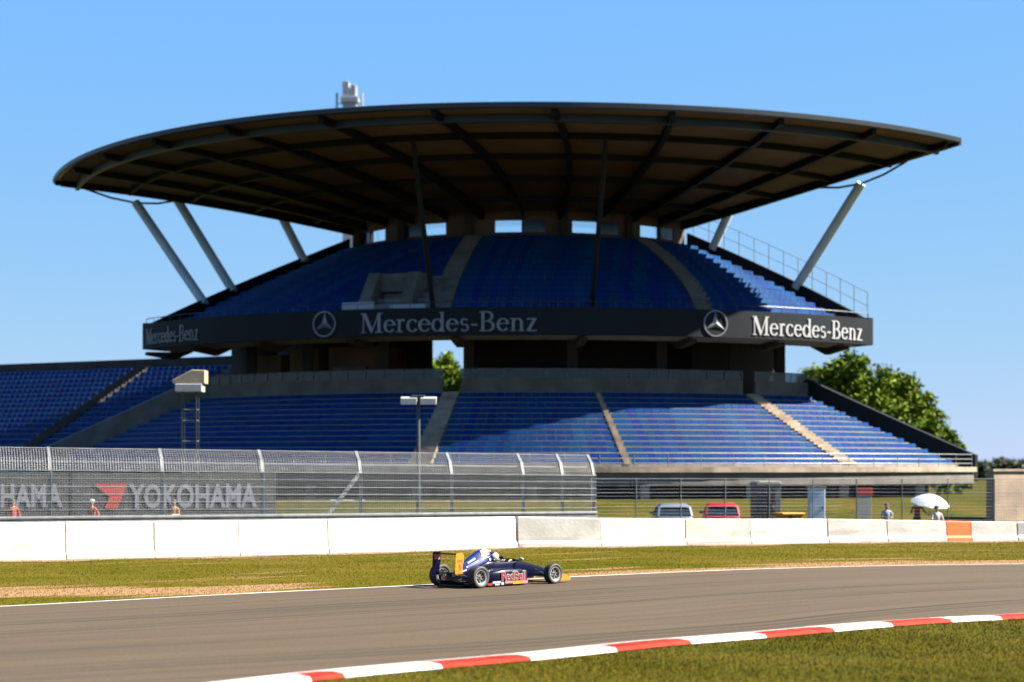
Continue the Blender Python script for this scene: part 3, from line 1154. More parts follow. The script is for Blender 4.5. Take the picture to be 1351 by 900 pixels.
# brown kiosks on the left of the concourse
for a, b, h in ((-49, -42, 2.6), (-40, -34, 2.9), (-32, -22.5, 2.9)):
    sweep(MB(), [(22.6, CON + 0.03), (22.6, CON + h), (19.2, CON + h), (19.2, CON + 0.03)], cst(a), cst(b), 8).build('kiosk', M['wall_brown'], stand)
mb = MB()
sweep(mb, [(22.75, CON + 1.0), (22.75, CON + 1.7), (22.62, CON + 1.7), (22.62, CON + 1.0)], cst(-31), cst(-25), 6)
mb.build('kiosk_shutter', M['conc'], stand)
mb = MB()
mb.bar(pol(24, -17.6, CON + 0.5), pol(24, -15.4, CON + 0.5), 0.15, 0.7)
mb.build('counter_sign', M['yellow'], stand)
for th in (-46, -34, -21, -8.5, 6, 19, 31, 40):
    mb = MB()
    mb.bar(pol(23.6, th, CON + 0.03), pol(23.6, th, 8.75 - CON + 3.9), 0.6, 0.6)
    mb.build('concourse_column', M['conc_dark'], stand)

# upper terrace
NUP = 16
UP_D = (UP_R1 - UP_R0) / NUP
UP_H0, UP_H1 = 8.0, 14.55
UP_RISE = (UP_H1 - UP_H0) / NUP
prof = [(UP_R1, 7.3)] + stepped(UP_R1, UP_D, UP_H0, UP_RISE, NUP) + [(UP_R0, UP_H1), (12.2, UP_H1), (12.2, 13.4), (26.4, 7.05)]
sweep(MB(), prof, upL, upR, 64).build('upper_terrace', M['conc_step'], stand)
# raking beams under the upper terrace
for th in (-58, -46, -34, -21, -8.5, 6, 19, 31, 42):
    mb = MB()
    rr = [13.5, 20, 26.2, 28.0]
    hh = [13.1, 10.1, 7.15, 7.1]
    dp = [0.9, 0.8, 0.5, 0.2]
    rings = []
    for r, h, d in zip(rr, hh, dp):
        t = th + (0 if th < 38 else (r - 28) * 0.5 * -1)
        w = math.degrees(0.22 / r)
        rings.append([pol(r, t - w, h - d), pol(r, t + w, h - d), pol(r, t + w, h - 0.01), pol(r, t - w, h - 0.01)])
    mb.loft(rings).build('raking_beam', M['conc_dark'], stand)

aisL, aisR = lin(-14.9, -10.4, UP_R0, UP_R1), lin(34, 20.5, UP_R0, UP_R1)
AW = 0.62   # half aisle width (m)
dg = lambda r: math.degrees(AW / r)
UP_BLOCKS = [(lambda r: upL(r) + 1.2, lambda r: aisL(r) - dg(r)), (lambda r: aisL(r) + dg(r), lambda r: aisR(r) - dg(r)), (lambda r: aisR(r) + dg(r), lambda r: upR(r) - 1.0)]
VOM = (-22.6, -15.2)      # vomitory in the upper tier
for k in range(NUP):
    rf = UP_R1 - k * UP_D
    for bi, (a, b) in enumerate(UP_BLOCKS):
        mb = MB()
        if bi == 0 and 1 <= k <= 7:
            seat_row(mb, rf, UP_H0 + k * UP_RISE, a(rf), VOM[0] - 0.5, 0.485, 0.46, 0.02, 0.352, 0.06)
        else:
            seat_row(mb, rf, UP_H0 + k * UP_RISE, a(rf), b(rf), 0.485, 0.46, 0.02, 0.352, 0.06)
        mb.build('seat_row', M['seat'], stand, fix=False)
stairs('aisle_stairs', lambda r: aisL(r) - dg(r) * .95, lambda r: aisL(r) + dg(r) * .95, UP_R1, UP_D, UP_H0, UP_RISE, NUP, M['conc'], UP_R0)
stairs('aisle_stairs', lambda r: aisR(r) - dg(r) * .95, lambda r: aisR(r) + dg(r) * .95, UP_R1, UP_D, UP_H0, UP_RISE, NUP, M['conc'], UP_R0)

# vomitory housing: side cheeks, lintel, low front walls
hV = UP_H0
mb = MB()
for a, b in ((VOM[0], VOM[0] + 1.6), (VOM[1] - 1.6, VOM[1])):
    sweep(mb, [(25.4, hV + 0.3), (25.4, hV + 1.6), (24.2, hV + 3.2), (21.5, hV + 3.2), (21.5, hV + 1.5)], cst(a), cst(b), 3)
sweep(mb, [(24.0, hV + 2.1), (24.0, hV + 3.15), (21.6, hV + 3.15), (21.6, hV + 2.1)], cst(VOM[0] + 1.61), cst(VOM[1] - 1.61), 3)
mb.build('vomitory', M['conc'], stand)
mb = MB()
sweep(mb, [(22.1, hV + 0.9), (22.1, hV + 2.09), (21.9, hV + 2.09), (21.9, hV + 0.9)], cst(VOM[0] + 1.62), cst(VOM[1] - 1.62), 3)
mb.build('vomitory_dark_panel', M['conc_dark'], stand)  # solid dark panel, its colour stands for the shade inside the doorway
mb = MB()
sweep(mb, [(28.1, hV + 0.5), (28.1, hV + 1.15), (27.95, hV + 1.15), (27.95, hV + 0.5)], cst(VOM[0] + 0.6), cst(VOM[1] - 2.8), 3)
sweep(mb, [(27.6, hV + 0.6), (27.6, hV + 1.0), (27.45, hV + 1.0), (27.45, hV + 0.6)], cst(VOM[1] - 1.2), cst(VOM[1] + 3), 3)
mb.build('vomitory_parapet', M['sign_white'], stand)

# fascia band of the upper tier with returns at both ends
BR = 28.85
bL, bR = -54.5, 44.3
B0, B1 = 7.15, 8.68
sweep(MB(), [(BR, B0), (BR, B1), (BR - 0.3, B1), (BR - 0.3, B0)], cst(bL), cst(bR), 72).build('fascia', M['band'], stand)


def ret(edge, sign, r0, r1, n=8):
    rings = []
    for i in range(n + 1):
        r = r0 + (r1 - r0) * i / n
        top = UP_H0 + (UP_R1 - min(r, UP_R1)) / UP_D * UP_RISE
        d = math.degrees(0.3 / r) * sign
        e = edge(r)
        rings.append([pol(r, e, B0 + max(0, top - UP_H0 - 0.9)), pol(r, e + d, B0 + max(0, top - UP_H0 - 0.9)), pol(r, e + d, max(B1, top + 0.75)), pol(r, e, max(B1, top + 0.75))])
    MB().loft(rings).build('side_fascia', M['band'], stand)


ret(lambda r: lin(-71.5, bL, 12.5, BR)(r), -1, 12.7, BR - 0.02, 24)
ret(lambda r: lin(57, bR, 12.5, BR)(r), 1, 12.7, BR - 0.02, 24)
# thin rail on the band and slim posts along the right side edge
mb = MB()
mb.tube([pol(BR - 0.15, bL + (bR - bL) * i / 72, B1 + 0.32) for i in range(73)], 0.025, 6)
for i in range(49):
    th = bL + (bR - bL) * i / 48
    mb.tube([pol(BR - 0.15, th, B1 - 0.02), pol(BR - 0.15, th, B1 + 0.32)], 0.018, 6)
mb.build('band_railing', M['steel_teal'], stand)
mb = MB()
eR = lin(57, bR, 12.5, BR)
for i in range(13):
    r = 13.2 + (28.4 - 13.2) * i / 12
    top = UP_H0 + (UP_R1 - min(r, UP_R1)) / UP_D * UP_RISE
    e = eR(r) + 0.4
    mb.tube([pol(r, e, top + 0.6), pol(r, e, top + 2.3)], 0.022, 6)
for dz in (1.5, 2.3):
    pts = []
    for i in range(13):
        r = 13.2 + (28.4 - 13.2) * i / 12
        pts.append(pol(r, eR(r) + 0.4, UP_H0 + (UP_R1 - min(r, UP_R1)) / UP_D * UP_RISE + dz))
    mb.tube(pts, 0.016, 6)
mb.build('side_railing', M['galv'], stand)


# lettering and emblems on the band
def band_text(th0, width, height, base, mat):
    polys, W = serif_polys('Mercedes-Benz')
    mb = MB()
    for i, poly in enumerate(polys):
        d0, d1 = BR + 0.004, BR + 0.05 + (i % 7) * 0.0021
        n = len(poly)
        vs = []
        for d in (d0, d1):
            for x, y in poly:
                vs.append(pol(d, th0 + math.degrees(x / W * width / BR), base + y * height))
        fs = [(k, (k + 1) % n, (k + 1) % n + n, k + n) for k in range(n)]
        mb.add(vs, fs)
        # front face as quads for ribbons (n even), otherwise one polygon
        if n > 6:
            h_ = n // 2
            fr = [(k + n, k + 1 + n, n - 2 - k + n, n - 1 - k + n) for k in range(h_ - 1)]
            mb.add(vs, fr)
        else:
            mb.add(vs, [tuple(range(n, 2 * n))])
    return mb.build('sign_lettering', mat, stand)


def band_star(th, rad, hc, mat):
    mb = MB()
    n = 40

    def pt(x, y, d):
        return pol(BR + d, th + math.degrees(x / BR), hc + y)
    rings = []
    for k in range(n):
        a = 2 * math.pi * k / n
        c, s_ = math.cos(a), math.sin(a)
        rings.append([pt(c * rad, s_ * rad, .004), pt(c * rad, s_ * rad, .08), pt(c * rad * .9, s_ * rad * .9, .08), pt(c * rad * .9, s_ * rad * .9, .004)])
    rings.append(rings[0])
    mb.loft(rings, cap=False)
    for k in range(3):
        a = R(90 + 120 * k)
        tip = (math.cos(a) * rad * .92, math.sin(a) * rad * .92)
        for sg in (-1, 1):
            b = a + sg * R(60)
            w = (math.cos(b) * rad * .24, math.sin(b) * rad * .24)
            mb.add([pt(0, 0, .14), pt(*tip, .05), pt(*w, .01)], [(0, 1, 2)])
    return mb.build('star_emblem', mat, stand, fix=False)


band_text(-18.9, 9.95, 1.08, 7.36, M['sign_shaded'])
band_text(25.6, 8.6, 1.05, 7.36, M['sign_white'])
band_text(-53.8, 5.9, 0.95, 7.40, M['sign_shaded'])
band_star(-23.4, 0.72, 7.92, M['sign_shaded'])
band_star(20.9, 0.74, 7.92, M['sign_shaded'])

# rear wall under the roof, with see-through windows and dark glazing
WR = 12.55
bays = [(-52, -1), (-28.6, -1), (-5.7, 1), (17, 1), (39.5, 1)]
w0, w1 = 14.86, 15.62
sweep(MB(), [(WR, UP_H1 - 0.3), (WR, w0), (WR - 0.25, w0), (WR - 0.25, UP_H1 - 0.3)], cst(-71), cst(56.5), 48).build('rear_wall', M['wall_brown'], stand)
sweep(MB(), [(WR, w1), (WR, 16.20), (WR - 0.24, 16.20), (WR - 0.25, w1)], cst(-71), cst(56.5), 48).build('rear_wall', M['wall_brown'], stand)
edges_ = [-71]
for c, s_ in bays:
    o0, o1 = c - 3.9, c + 3.9
    d0, d1 = (c + 4.5, c + 10.8) if s_ > 0 else (c - 10.8, c - 4.5)
    lo_, hi_ = min(o0, d0), max(o1, d1)
    edges_ += [lo_, hi_]
    sweep(MB(), [(WR - .10, w0), (WR - .10, w1), (WR - .12, w1), (WR - .12, w0)], cst(o0), cst(o1), 4).build('window', M['glass'], stand)
    sweep(MB(), [(WR - .05, w0), (WR - .05, w1), (WR - .12, w1), (WR - .12, w0)], cst(d0), cst(d1), 4).build('window', M['glass_dark'], stand)
    m0, m1 = (o1, d0) if s_ > 0 else (d1, o0)
    sweep(MB(), [(WR - .01, w0), (WR - .01, w1), (WR - .24, w1), (WR - .24, w0)], cst(m0), cst(m1), 2).build('window_mullion', M['steel_dark'], stand)
edges_.append(56.5)
for i in range(0, len(edges_), 2):
    sweep(MB(), [(WR - .002, w0), (WR - .002, w1), (WR - .248, w1), (WR - .248, w0)], cst(edges_[i]), cst(edges_[i + 1]), 4).build('rear_wall', M['wall_brown'], stand)
for th in (-63.5, -40.2, -17.2, 8.3 + 2.2, 31):
    mb = MB()
    mb.bar(pol(WR + .22, th, UP_H1 + 0.02), pol(WR + .22, th, 16.1), 0.42, 0.35)
    mb.build('rear_pier', M['conc_dark'], stand)
# service core behind the tier
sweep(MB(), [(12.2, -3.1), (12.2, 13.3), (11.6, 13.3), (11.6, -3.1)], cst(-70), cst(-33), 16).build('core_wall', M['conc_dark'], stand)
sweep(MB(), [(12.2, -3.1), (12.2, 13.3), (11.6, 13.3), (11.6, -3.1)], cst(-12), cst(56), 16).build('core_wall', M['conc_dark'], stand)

# roof
rfL = lambda u: -72 + (-73 + 72) * u
rfR = lambda u: 57.0 + (45.3 - 57.0) * u


def roofpt(u, t, dh=0.0):
    """u 0 inner..1 outer, t 0 left..1 right"""
    th = rfL(u) + (rfR(u) - rfL(u)) * t
    f = min(1.0, max(0.0, (-8 - th) / 65.0))
    f = f * f * (3 - 2 * f)
    Ro = 34.5 - 2.3 * f
    Ri = 12.3
    r = Ri + (Ro - Ri) * u
    h = 16.25 + (18.55 - 16.25) * u + 0.55 * math.sin(math.pi * u) * 0.5
    return pol(r, th, h + dh)


roof = None


def roof_shell(name, d0, d1, mat, parent, u0=0.0, u1=1.0, nu=14, nt_=90, t0=0.0, t1=1.0):
    top = [[roofpt(u0 + (u1 - u0) * i / nu, t0 + (t1 - t0) * j / nt_, d1) for j in range(nt_ + 1)] for i in range(nu + 1)]
    bot = [[roofpt(u0 + (u1 - u0) * i / nu, t0 + (t1 - t0) * j / nt_, d0) for j in range(nt_ + 1)] for i in range(nu + 1)]
    vs = [p for row in top for p in row] + [p for row in bot for p in row]
    w = nt_ + 1
    B = w * (nu + 1)
    fs = []
    for i in range(nu):
        for j in range(nt_):
            a = i * w + j
            fs.append((a, a + 1, a + w + 1, a + w))
            fs.append((B + a, B + a + w, B + a + w + 1, B + a + 1))
    for j in range(nt_):
        fs.append((j, B + j, B + j + 1, j + 1))
        a = nu * w + j
        fs.append((a, a + 1, B + a + 1, B + a))
    for i in range(nu):
        a = i * w
        fs.append((a, a + w, B + a + w, B + a))
        a = i * w + nt_
        fs.append((a, B + a, B + a + w, a + w))
    return MB().add(vs, fs).build(name, mat, parent)


roof = roof_shell('roof', 0.02, 0.16, M['roof_top'], stand)
lining = roof_shell('roof_lining', -0.05, 0.017, M['roof_under'], roof, 0.002, 0.985, t0=0.004, t1=0.996)
# corrugation of the lining
n_ = lining.data.materials[0].node_tree
# edge beam
rings = []
for j in range(91):
    t = j / 90
    a = roofpt(1.0, t)
    b = roofpt(0.985, t)
    o_ = (a - b).normalized()
    o_.z = 0
    rings.append([a + o_ * 0.02 + Vector((0, 0, -0.16)), a + o_ * 0.14 + Vector((0, 0, -0.10)), a + o_ * 0.16 + Vector((0, 0, 0.13)), a + o_ * 0.02 + Vector((0, 0, 0.19))])
MB().loft(rings).build('edge_beam', M['steel_teal'], roof)
# side edge beams
for t in (0.0, 1.0):
    mb = MB()
    for i in range(14):
        mb.bar(roofpt(i / 14, t, -0.06), roofpt((i + 1) / 14, t, -0.06), 0.28, 0.34)
    mb.build('side_beam', M['steel_dark'], roof)
# radial rafters
NT = 12
for k in range(NT):
    t = (k + 0.15) / (NT - 0.7)
    if t > 1:
        continue
    rings = []
    for i in range(15):
        u = i / 14 * 0.985
        a = roofpt(u, t)
        b = roofpt(u, min(1, t + 0.01))
        sx = (b - a).normalized() if (b - a).length > 1e-6 else Vector((1, 0, 0))
        sx.z = 0
        d = 0.55 - 0.2 * u
        w = 0.15
        rings.append([a + sx * -w + Vector((0, 0, -0.055 - d)), a + sx * w + Vector((0, 0, -0.055 - d)), a + sx * w + Vector((0, 0, -0.055)), a - sx * w + Vector((0, 0, -0.055))])
    MB().loft(rings).build('rafter', M['steel_dark'], roof)
# ring purlins
for u, w, d, mt in ((0.93, 0.26, 0.42, 'steel_teal'), (0.76, 0.2, 0.36, 'steel_dark'), (0.56, 0.2, 0.34, 'steel_dark'), (0.35, 0.2, 0.34, 'steel_dark'), (0.15, 0.2, 0.34, 'steel_dark')):
    rings = []
    for j in range(91):
        t = 0.004 + 0.992 * j / 90
        a = roofpt(u, t)
        b = roofpt(u + 0.01, t)
        o_ = (b - a)
        o_.z = 0
        o_.normalize()
        rings.append([a - o_ * w / 2 + Vector((0, 0, -0.053 - d)), a + o_ * w / 2 + Vector((0, 0, -0.053 - d)), a + o_ * w / 2 + Vector((0, 0, -0.053)), a - o_ * w / 2 + Vector((0, 0, -0.053))])
    MB().loft(rings).build('purlin', M[mt], roof)

# struts between upper tier and roof
def strut(a, b, br=None):
    mb = MB()
    mb.tube([a, b], 0.30, 14)
    o = mb.build('roof_strut', M['strut'], stand)
    smooth_angle(o)
    if br:
        m2 = MB()
        for q in br:
            m2.tube([b, (b + q) / 2 + Vector((0, 0, -0.12)), q], 0.07, 8)
        smooth_angle(m2.build('bracket', M['steel_dark'], o))
    return o


def on_edge_up(right, px):
    """point on the upper tier side edge seen at photo column px"""
    e = (lambda r: lin(57, bR, 12.5, BR)(r)) if right else (lambda r: lin(-71.5, bL, 12.5, BR)(r))
    best = None
    for i in range(400):
        r = 12.6 + 16.2 * i / 399
        p = pol(r, e(r), UP_H0 + (UP_R1 - min(r, UP_R1)) / UP_D * UP_RISE + 0.4)
        d = abs(675.5 + p.x / p.y * F - px)
        if best is None or d < best[0]:
            best = (d, p)
    return best[1]


def on_edge_roof(right, px, dh=-0.25):
    best = None
    for i in range(400):
        p = roofpt(i / 399, 1.0 if right else 0.0, dh)
        d = abs(675.5 + p.x / p.y * F - px)
        if best is None or d < best[0]:
            best = (d, p)
    return best[1]


for right, pb, ptp, br in ((False, 270, 180, (112, 236)), (False, 308, 234, None), (False, 402, 372, None), (True, 940, 962, None), (True, 1050, 1136, (1078, 1196))):
    b = on_edge_roof(right, ptp)
    if br:
        b.z -= 0.55
    strut(on_edge_up(right, pb), b, [on_edge_roof(right, q) for q in br] if br else None)
for th0, r0, th1, r1 in ((-11.8, 26.5, -12.5, 29.5), (7.5, 26.5, 8.0, 29.5)):
    hb = UP_H0 + (UP_R1 - r0) / UP_D * UP_RISE
    mb = MB()
    mb.tube([pol(r0, th0, hb), pol(r1, th1, 17.75)], 0.14, 14)
    smooth_angle(mb.build('roof_strut', M['steel_dark'], stand))

# ------------------------------------------------------------------ neighbouring stand on the left
side = thing('grandstand', 'low grandstand of blue seats at the left behind the big one', 'grandstand', (-33, 120, 0))
e_ = Vector((0.873, -0.488, 0))
n_ = Vector((0.488, 0.873, 0))
top_ref = P(127, 482.5, 130.6)
O_ = Vector((top_ref.x, top_ref.y, 0)) - n_ * 12.2
NS = 17
SD = 12.2 / NS
SH0, SH1 = 0.7, 6.95
SR = (SH1 - SH0) / NS
pr = [(0, -3.0)]
for k in range(NS):
    pr += [(k * SD, SH0 + k * SR), ((k + 1) * SD, SH0 + k * SR)]
pr += [(NS * SD, SH1), (NS * SD + 0.6, SH1), (NS * SD + 0.6, -3.0)]
s0, s1 = -34.0, 12.5
rings = []
for s_ in (s0, s1):
    rings.append([O_ + e_ * s_ + n_ * d + Vector((0, 0, h + EYE)) for d, h in pr])
MB().loft(rings).build('terrace', M['conc_step'], side)
mb = MB()
a = O_ + e_ * s0 + n_ * (NS * SD + 0.3)
b = O_ + e_ * s1 + n_ * (NS * SD + 0.3)
mb.bar(a + Vector((0, 0, SH1 + EYE + 0.32)), b + Vector((0, 0, SH1 + EYE + 0.32)), 0.3, 0.6)
mb.build('rear_parapet', M['conc_dark'], side)
stair_s = None
# stairs position: photo column 190 at the top
best = min((abs(675.5 + (O_ + e_ * s_ + n_ * 12.2).x / (O_ + e_ * s_ + n_ * 12.2).y * F - 188), s_) for s_ in np.linspace(s0, s1, 400))
stair_s = float(best[1])
for k in range(NS):
    for (a0, a1) in ((s0 + 0.3, stair_s - 0.7), (stair_s + 0.7, s1 - 0.3)):
        mb = MB()
        n = int((a1 - a0) / 0.5)
        sp = seat_profile(0.42, 0.02, 0.325)
        for i in range(n):
            c = O_ + e_ * (a0 + (i + .5) * (a1 - a0) / n) + n_ * (k * SD + 0.05) + Vector((0, 0, SH0 + k * SR + EYE))
            vs = []
            for q in (-0.22, 0.22):
                for d, z in sp:
                    vs.append(c + e_ * q + n_ * d + Vector((0, 0, z)))
            kk = len(sp)
            fs = [tuple(range(kk)), tuple(range(2 * kk - 1, kk - 1, -1))] + [(j, j + kk, (j + 1) % kk + kk, (j + 1) % kk) for j in range(kk)]
            mb.add(vs, fs)
        mb.build('seat_row', M['seat'], side, fix=False)
mb = MB()
for k in range(NS):
    for q in (0, 1):
        z1 = SH0 + k * SR + (q + 1) * SR / 2 * .97 + EYE
        z0 = SH0 + k * SR + EYE + 0.002
        d0 = k * SD + q * SD / 2 - 0.015
        d1 = (k + 1) * SD - 0.006 * (1 + q)
        p = [O_ + e_ * (stair_s + x) + n_ * d for x, d in ((-.6, d0), (.6, d0), (.6, d1), (-.6, d1))]
        mb.add([(v.x, v.y, z) for z in (z0, z1) for v in p], [(0, 3, 2, 1), (4, 5, 6, 7), (0, 1, 5, 4), (1, 2, 6, 5), (2, 3, 7, 6), (3, 0, 4, 7)])
mb.build('aisle_stairs', M['conc_dark'], side)

# grass bank in front of the stands
mb = MB()
prof_b = [(44, -3.15), (41, -2.6), (38, -1.9), (35, -1.75), (31.2, -1.7)]
rings = []
for i in range(61):
    th = -66 + 122 * i / 60
    rings.append([pol(r, th, h) for r, h in prof_b])
mb.loft(rings, cap=False, closed=False)
bank = mb.build('grass_bank', M['grass'], smooth=True)
bank['kind'] = 'structure'

# ------------------------------------------------------------------ barrier blocks
hs_px = [(p[0], p[2] if p[2] < 60 else 51) for p in BAR_PX]


def bar_at(px):
    """base point and height of the barrier at a photo column"""
    for i in range(len(BAR_PX) - 1):
        a, b = BAR_PX[i], BAR_PX[i + 1]
        if a[0] <= px <= b[0]:
            t = (px - a[0]) / (b[0] - a[0])
            g = bar_base[i].lerp(bar_base[i + 1], t)
            ha = (hs_px[i][1] + (hs_px[i + 1][1] - hs_px[i][1]) * t) * g.y / F
            return g, ha
    return bar_base[-1], 0.9


BLOCKS = [(-120, -30), (-30, 84), (84, 200), (200, 316), (316, 432), (432, 548), (548, 684), (684, 794), (794, 906), (906, 992), (992, 1094), (1094, 1172), (1172, 1251), (1251, 1283), (1283, 1344), (1344, 1420)]
BLABEL = {
    0: None,
    1: 'white concrete barrier block below the left advertising board, leftmost in the row',
    2: 'white concrete barrier block below the red mark of the advertising board',
    3: 'white concrete barrier block below the middle letters of the right advertising board',
    4: 'white concrete barrier block below the right end of the right advertising board',
    5: 'white concrete barrier block in front of the braced fence post',
    6: 'bright white concrete barrier block behind the rear wing and engine cover of the racing car',
    7: 'white concrete barrier block below the right end of the tall catch fence',
    8: 'white concrete barrier block below the silver grey parked car',
    9: 'white concrete barrier block below the red parked car',
    10: 'white concrete barrier block below the dark portable toilet and the yellow crate',
    11: 'white concrete barrier block below the pale marshal board with red top',
    12: 'white concrete barrier block below the white umbrella, left of the orange one',
    13: 'short orange painted concrete barrier block',
    14: 'white concrete barrier block directly right of the orange one',
    15: 'white concrete barrier block at the right end of the row, second after the orange one',
}
for i, (a, b) in enumerate(BLOCKS):
    if i == 0:
        continue
    pa, ha = bar_at(a)
    pb, hb = bar_at(b)
    d = pb - pa
    L = d.length - 0.03
    ang = math.atan2(d.y, d.x)
    c = (pa + pb) / 2
    h = (ha + hb) / 2
    mb = MB()
    # cross section: y (negative to the track), z ; rings along x so that the top follows the slope
    sec = lambda hh: [(0.0, 0.0), (0.02, 0.14), (0.12, 0.24), (0.17, hh - .03), (0.19, hh), (0.52, hh), (0.54, hh - .03), (0.58, 0.24), (0.70, 0.14), (0.72, 0.0)]
    rings = []
    for t, sh in ((-0.5, .012), (-0.497, 0.0), (0.497, 0.0), (0.5, .012)):
        hh = ha + (hb - ha) * (t + 0.5)
        rings.append([Vector((t * L, y + (sh if y < .3 else -sh), z - (sh if z > .5 else 0))) for y, z in sec(hh)])
    mb.loft(rings)
    name = 'barrier_block'
    mt = M['block_orange'] if i == 13 else (M['block_b'] if i in (5, 7, 9, 2) else M['block_a'])
    o = mb.build(name, mt)
    o.location = (c.x, c.y, 0)
    o.rotation_euler = (0, 0, ang)
    tag(o, BLABEL[i], 'barrier', 'white concrete blocks of the track wall')

# guard rail behind the blocks on the left
FEN0, FEN1 = G(-150, 727), G(796, 713)


def fpt(t, z=0.0, back=0.0):
    p = FEN0.lerp(FEN1, t)
    d = (FEN1 - FEN0).normalized()
    nn = Vector((-d.y, d.x, 0))
    return p + nn * back + Vector((0, 0, z))


flen = (FEN1 - FEN0).length
gr = thing('guard_rail', 'grey steel guard rail between the white blocks and the tall catch fence', 'guard rail', fpt(0.3))
for zz in (0.92, 0.56):
    mb = MB()
    prf = [(0, .0), (-.06, .05), (-.06, .11), (0, .155), (-.06, .20), (-.06, .26), (0, .31), (0.02, .31), (0.02, 0)]
    rings = [[fpt(t, zz + z, -0.35 + y) for y, z in prf] for t in (0.0, 0.35, 0.7, 0.985)]
    mb.loft(rings).build('rail', M['galv'], gr)
for i in range(13):
    t = 0.985 * i / 12
    mb = MB()
    mb.bar(fpt(t, 0, -0.25), fpt(t, 1.25, -0.25), 0.12, 0.1)
    mb.build('post', M['galv'], gr)

# tall catch fence
cf = thing('catch_fence', 'tall grey wire catch fence with bent post tops along the left half', 'fence', fpt(0.5))
HT = 2.95
LEAN = 0.75
post_px = [-95, -25, 66, 214, 346, 476, 596, 690, 742, 783]


def t_of_px(px):
    best = min(range(2001), key=lambda i: abs(675.5 + fpt(i / 2000).x / fpt(i / 2000).y * F - px))
    return best / 2000


def htop(t):
    return 3.85 - 0.3 * t


for px in post_px:
    t = t_of_px(px)
    mb = MB()
    h = htop(t)
    mb.bar(fpt(t, 0, 0), fpt(t, h - .85, 0), 0.13, 0.13)
    mb.bar(fpt(t, h - .86, 0), fpt(t, h - 0.35, .26), 0.12, 0.12)
    mb.bar(fpt(t, h - .36, .25), fpt(t, h, LEAN), 0.11, 0.11)
    po = mb.build('post', M['galv'], cf)
    if px in (476,):
        m2 = MB()
        d = (FEN1 - FEN0).normalized()
        m2.bar(fpt(t, h - .8, 0.02), fpt(t, 0.6, 0.1) - d * 1.75, 0.14, 0.14)
        m2.bar(fpt(t, 1.75, 0.06) - d * 1.25, fpt(t, 1.75, 0.06) + d * 0.2, 0.05, 0.05)
        m2.build('brace', M['white_paint'], po)
# horizontal cables and mesh
mb = MB()
for z, bk in [(htop(0) - 2.9 + 0.0, 0)]:
    pass
for k in range(9):
    q = k / 8
    pts = []
    for t in (0, 0.25, 0.5, 0.75, t_of_px(786)):
        pts.append(fpt(t, 0.55 + (htop(t) - .85 - 0.55) * q, -0.075))
    mb.tube(pts, 0.014, 5)
for q in (0.4, 1.0):
    pts = []
    for t in (0, 0.25, 0.5, 0.75, t_of_px(786)):
        pts.append(fpt(t, htop(t) - .85 + .85 * q, .06 + LEAN * q - .1))
    mb.tube(pts, 0.016, 5)
mb.build('cable', M['galv'], cf)
mb = MB()
tE = t_of_px(786)
nw = int(flen * tE / 0.10)
R_ = 0.0065


def thin(mb, a, b, w):
    a = Vector(a); b = Vector(b)
    d = (b - a).normalized()
    u = Vector((0, 0, 1)) if abs(d.z) < 0.9 else Vector((0.0, 1, 0))
    s1 = d.cross(u).normalized() * w
    s2 = s1.cross(d).normalized() * w
    o1 = [s1, s2 * .87 - s1 * .5, -s2 * .87 - s1 * .5]
    mb.add([a + q for q in o1] + [b + q for q in o1], [(0, 1, 4, 3), (1, 2, 5, 4), (2, 0, 3, 5)])


for i in range(nw):
    t = tE * (i + .5) / nw
    h = htop(t)
    thin(mb, fpt(t, 0.5, -0.07), fpt(t, h - .85, -0.07), R_)
    thin(mb, fpt(t, h - .85, -0.07), fpt(t, h - .35, .19), R_)
    thin(mb, fpt(t, h - .35, .19), fpt(t, h, LEAN - .07), R_)
for k in range(46):
    zz = k / 45
    def yz(t):
        h = htop(t)
        if zz < 0.76:
            q = zz / .76
            return (0.5 + (h - 1.35) * q, -0.07)
        q = (zz - .76) / .24
        return (h - .85 + .85 * q, -0.07 + LEAN * q ** 1.3)
    a, b, c = yz(0), yz(tE / 2), yz(tE)
    thin(mb, fpt(0, *a), fpt(tE / 2, *b), R_)
    thin(mb, fpt(tE / 2, *b), fpt(tE, *c), R_)
mb.build('wire_mesh', M['wire'], cf, fix=False)

# low wire fence continuing on the right, further back
lf = thing('wire_fence', 'low thin wire fence on the right between white wall and grass bank', 'fence', G(1000, 709))
A0, A1, A2 = G(780, 710), G(1130, 708), G(1500, 711)


def lpt(t, z):
    p = A0.lerp(A1, t * 2) if t < .5 else A1.lerp(A2, t * 2 - 1)
    return p + Vector((0, 0, z))


for i in range(13):
    mb = MB()
    mb.tube([lpt(i / 12, 0), lpt(i / 12, 2.55)], 0.022, 6)
    mb.build('post', M['galv'], lf)
mb = MB()
for k in range(17):
    thin(mb, lpt(0, 0.15 + k * .15), lpt(0.5, .15 + k * .15), 0.006 if k % 4 else 0.012)
    thin(mb, lpt(0.5, 0.15 + k * .15), lpt(1, .15 + k * .15), 0.006 if k % 4 else 0.012)
for i in range(230):
    thin(mb, lpt((i + .5) / 230, 0.1), lpt((i + .5) / 230, 2.55), 0.0045)
mb.build('wire_mesh', M['wire'], lf, fix=False)

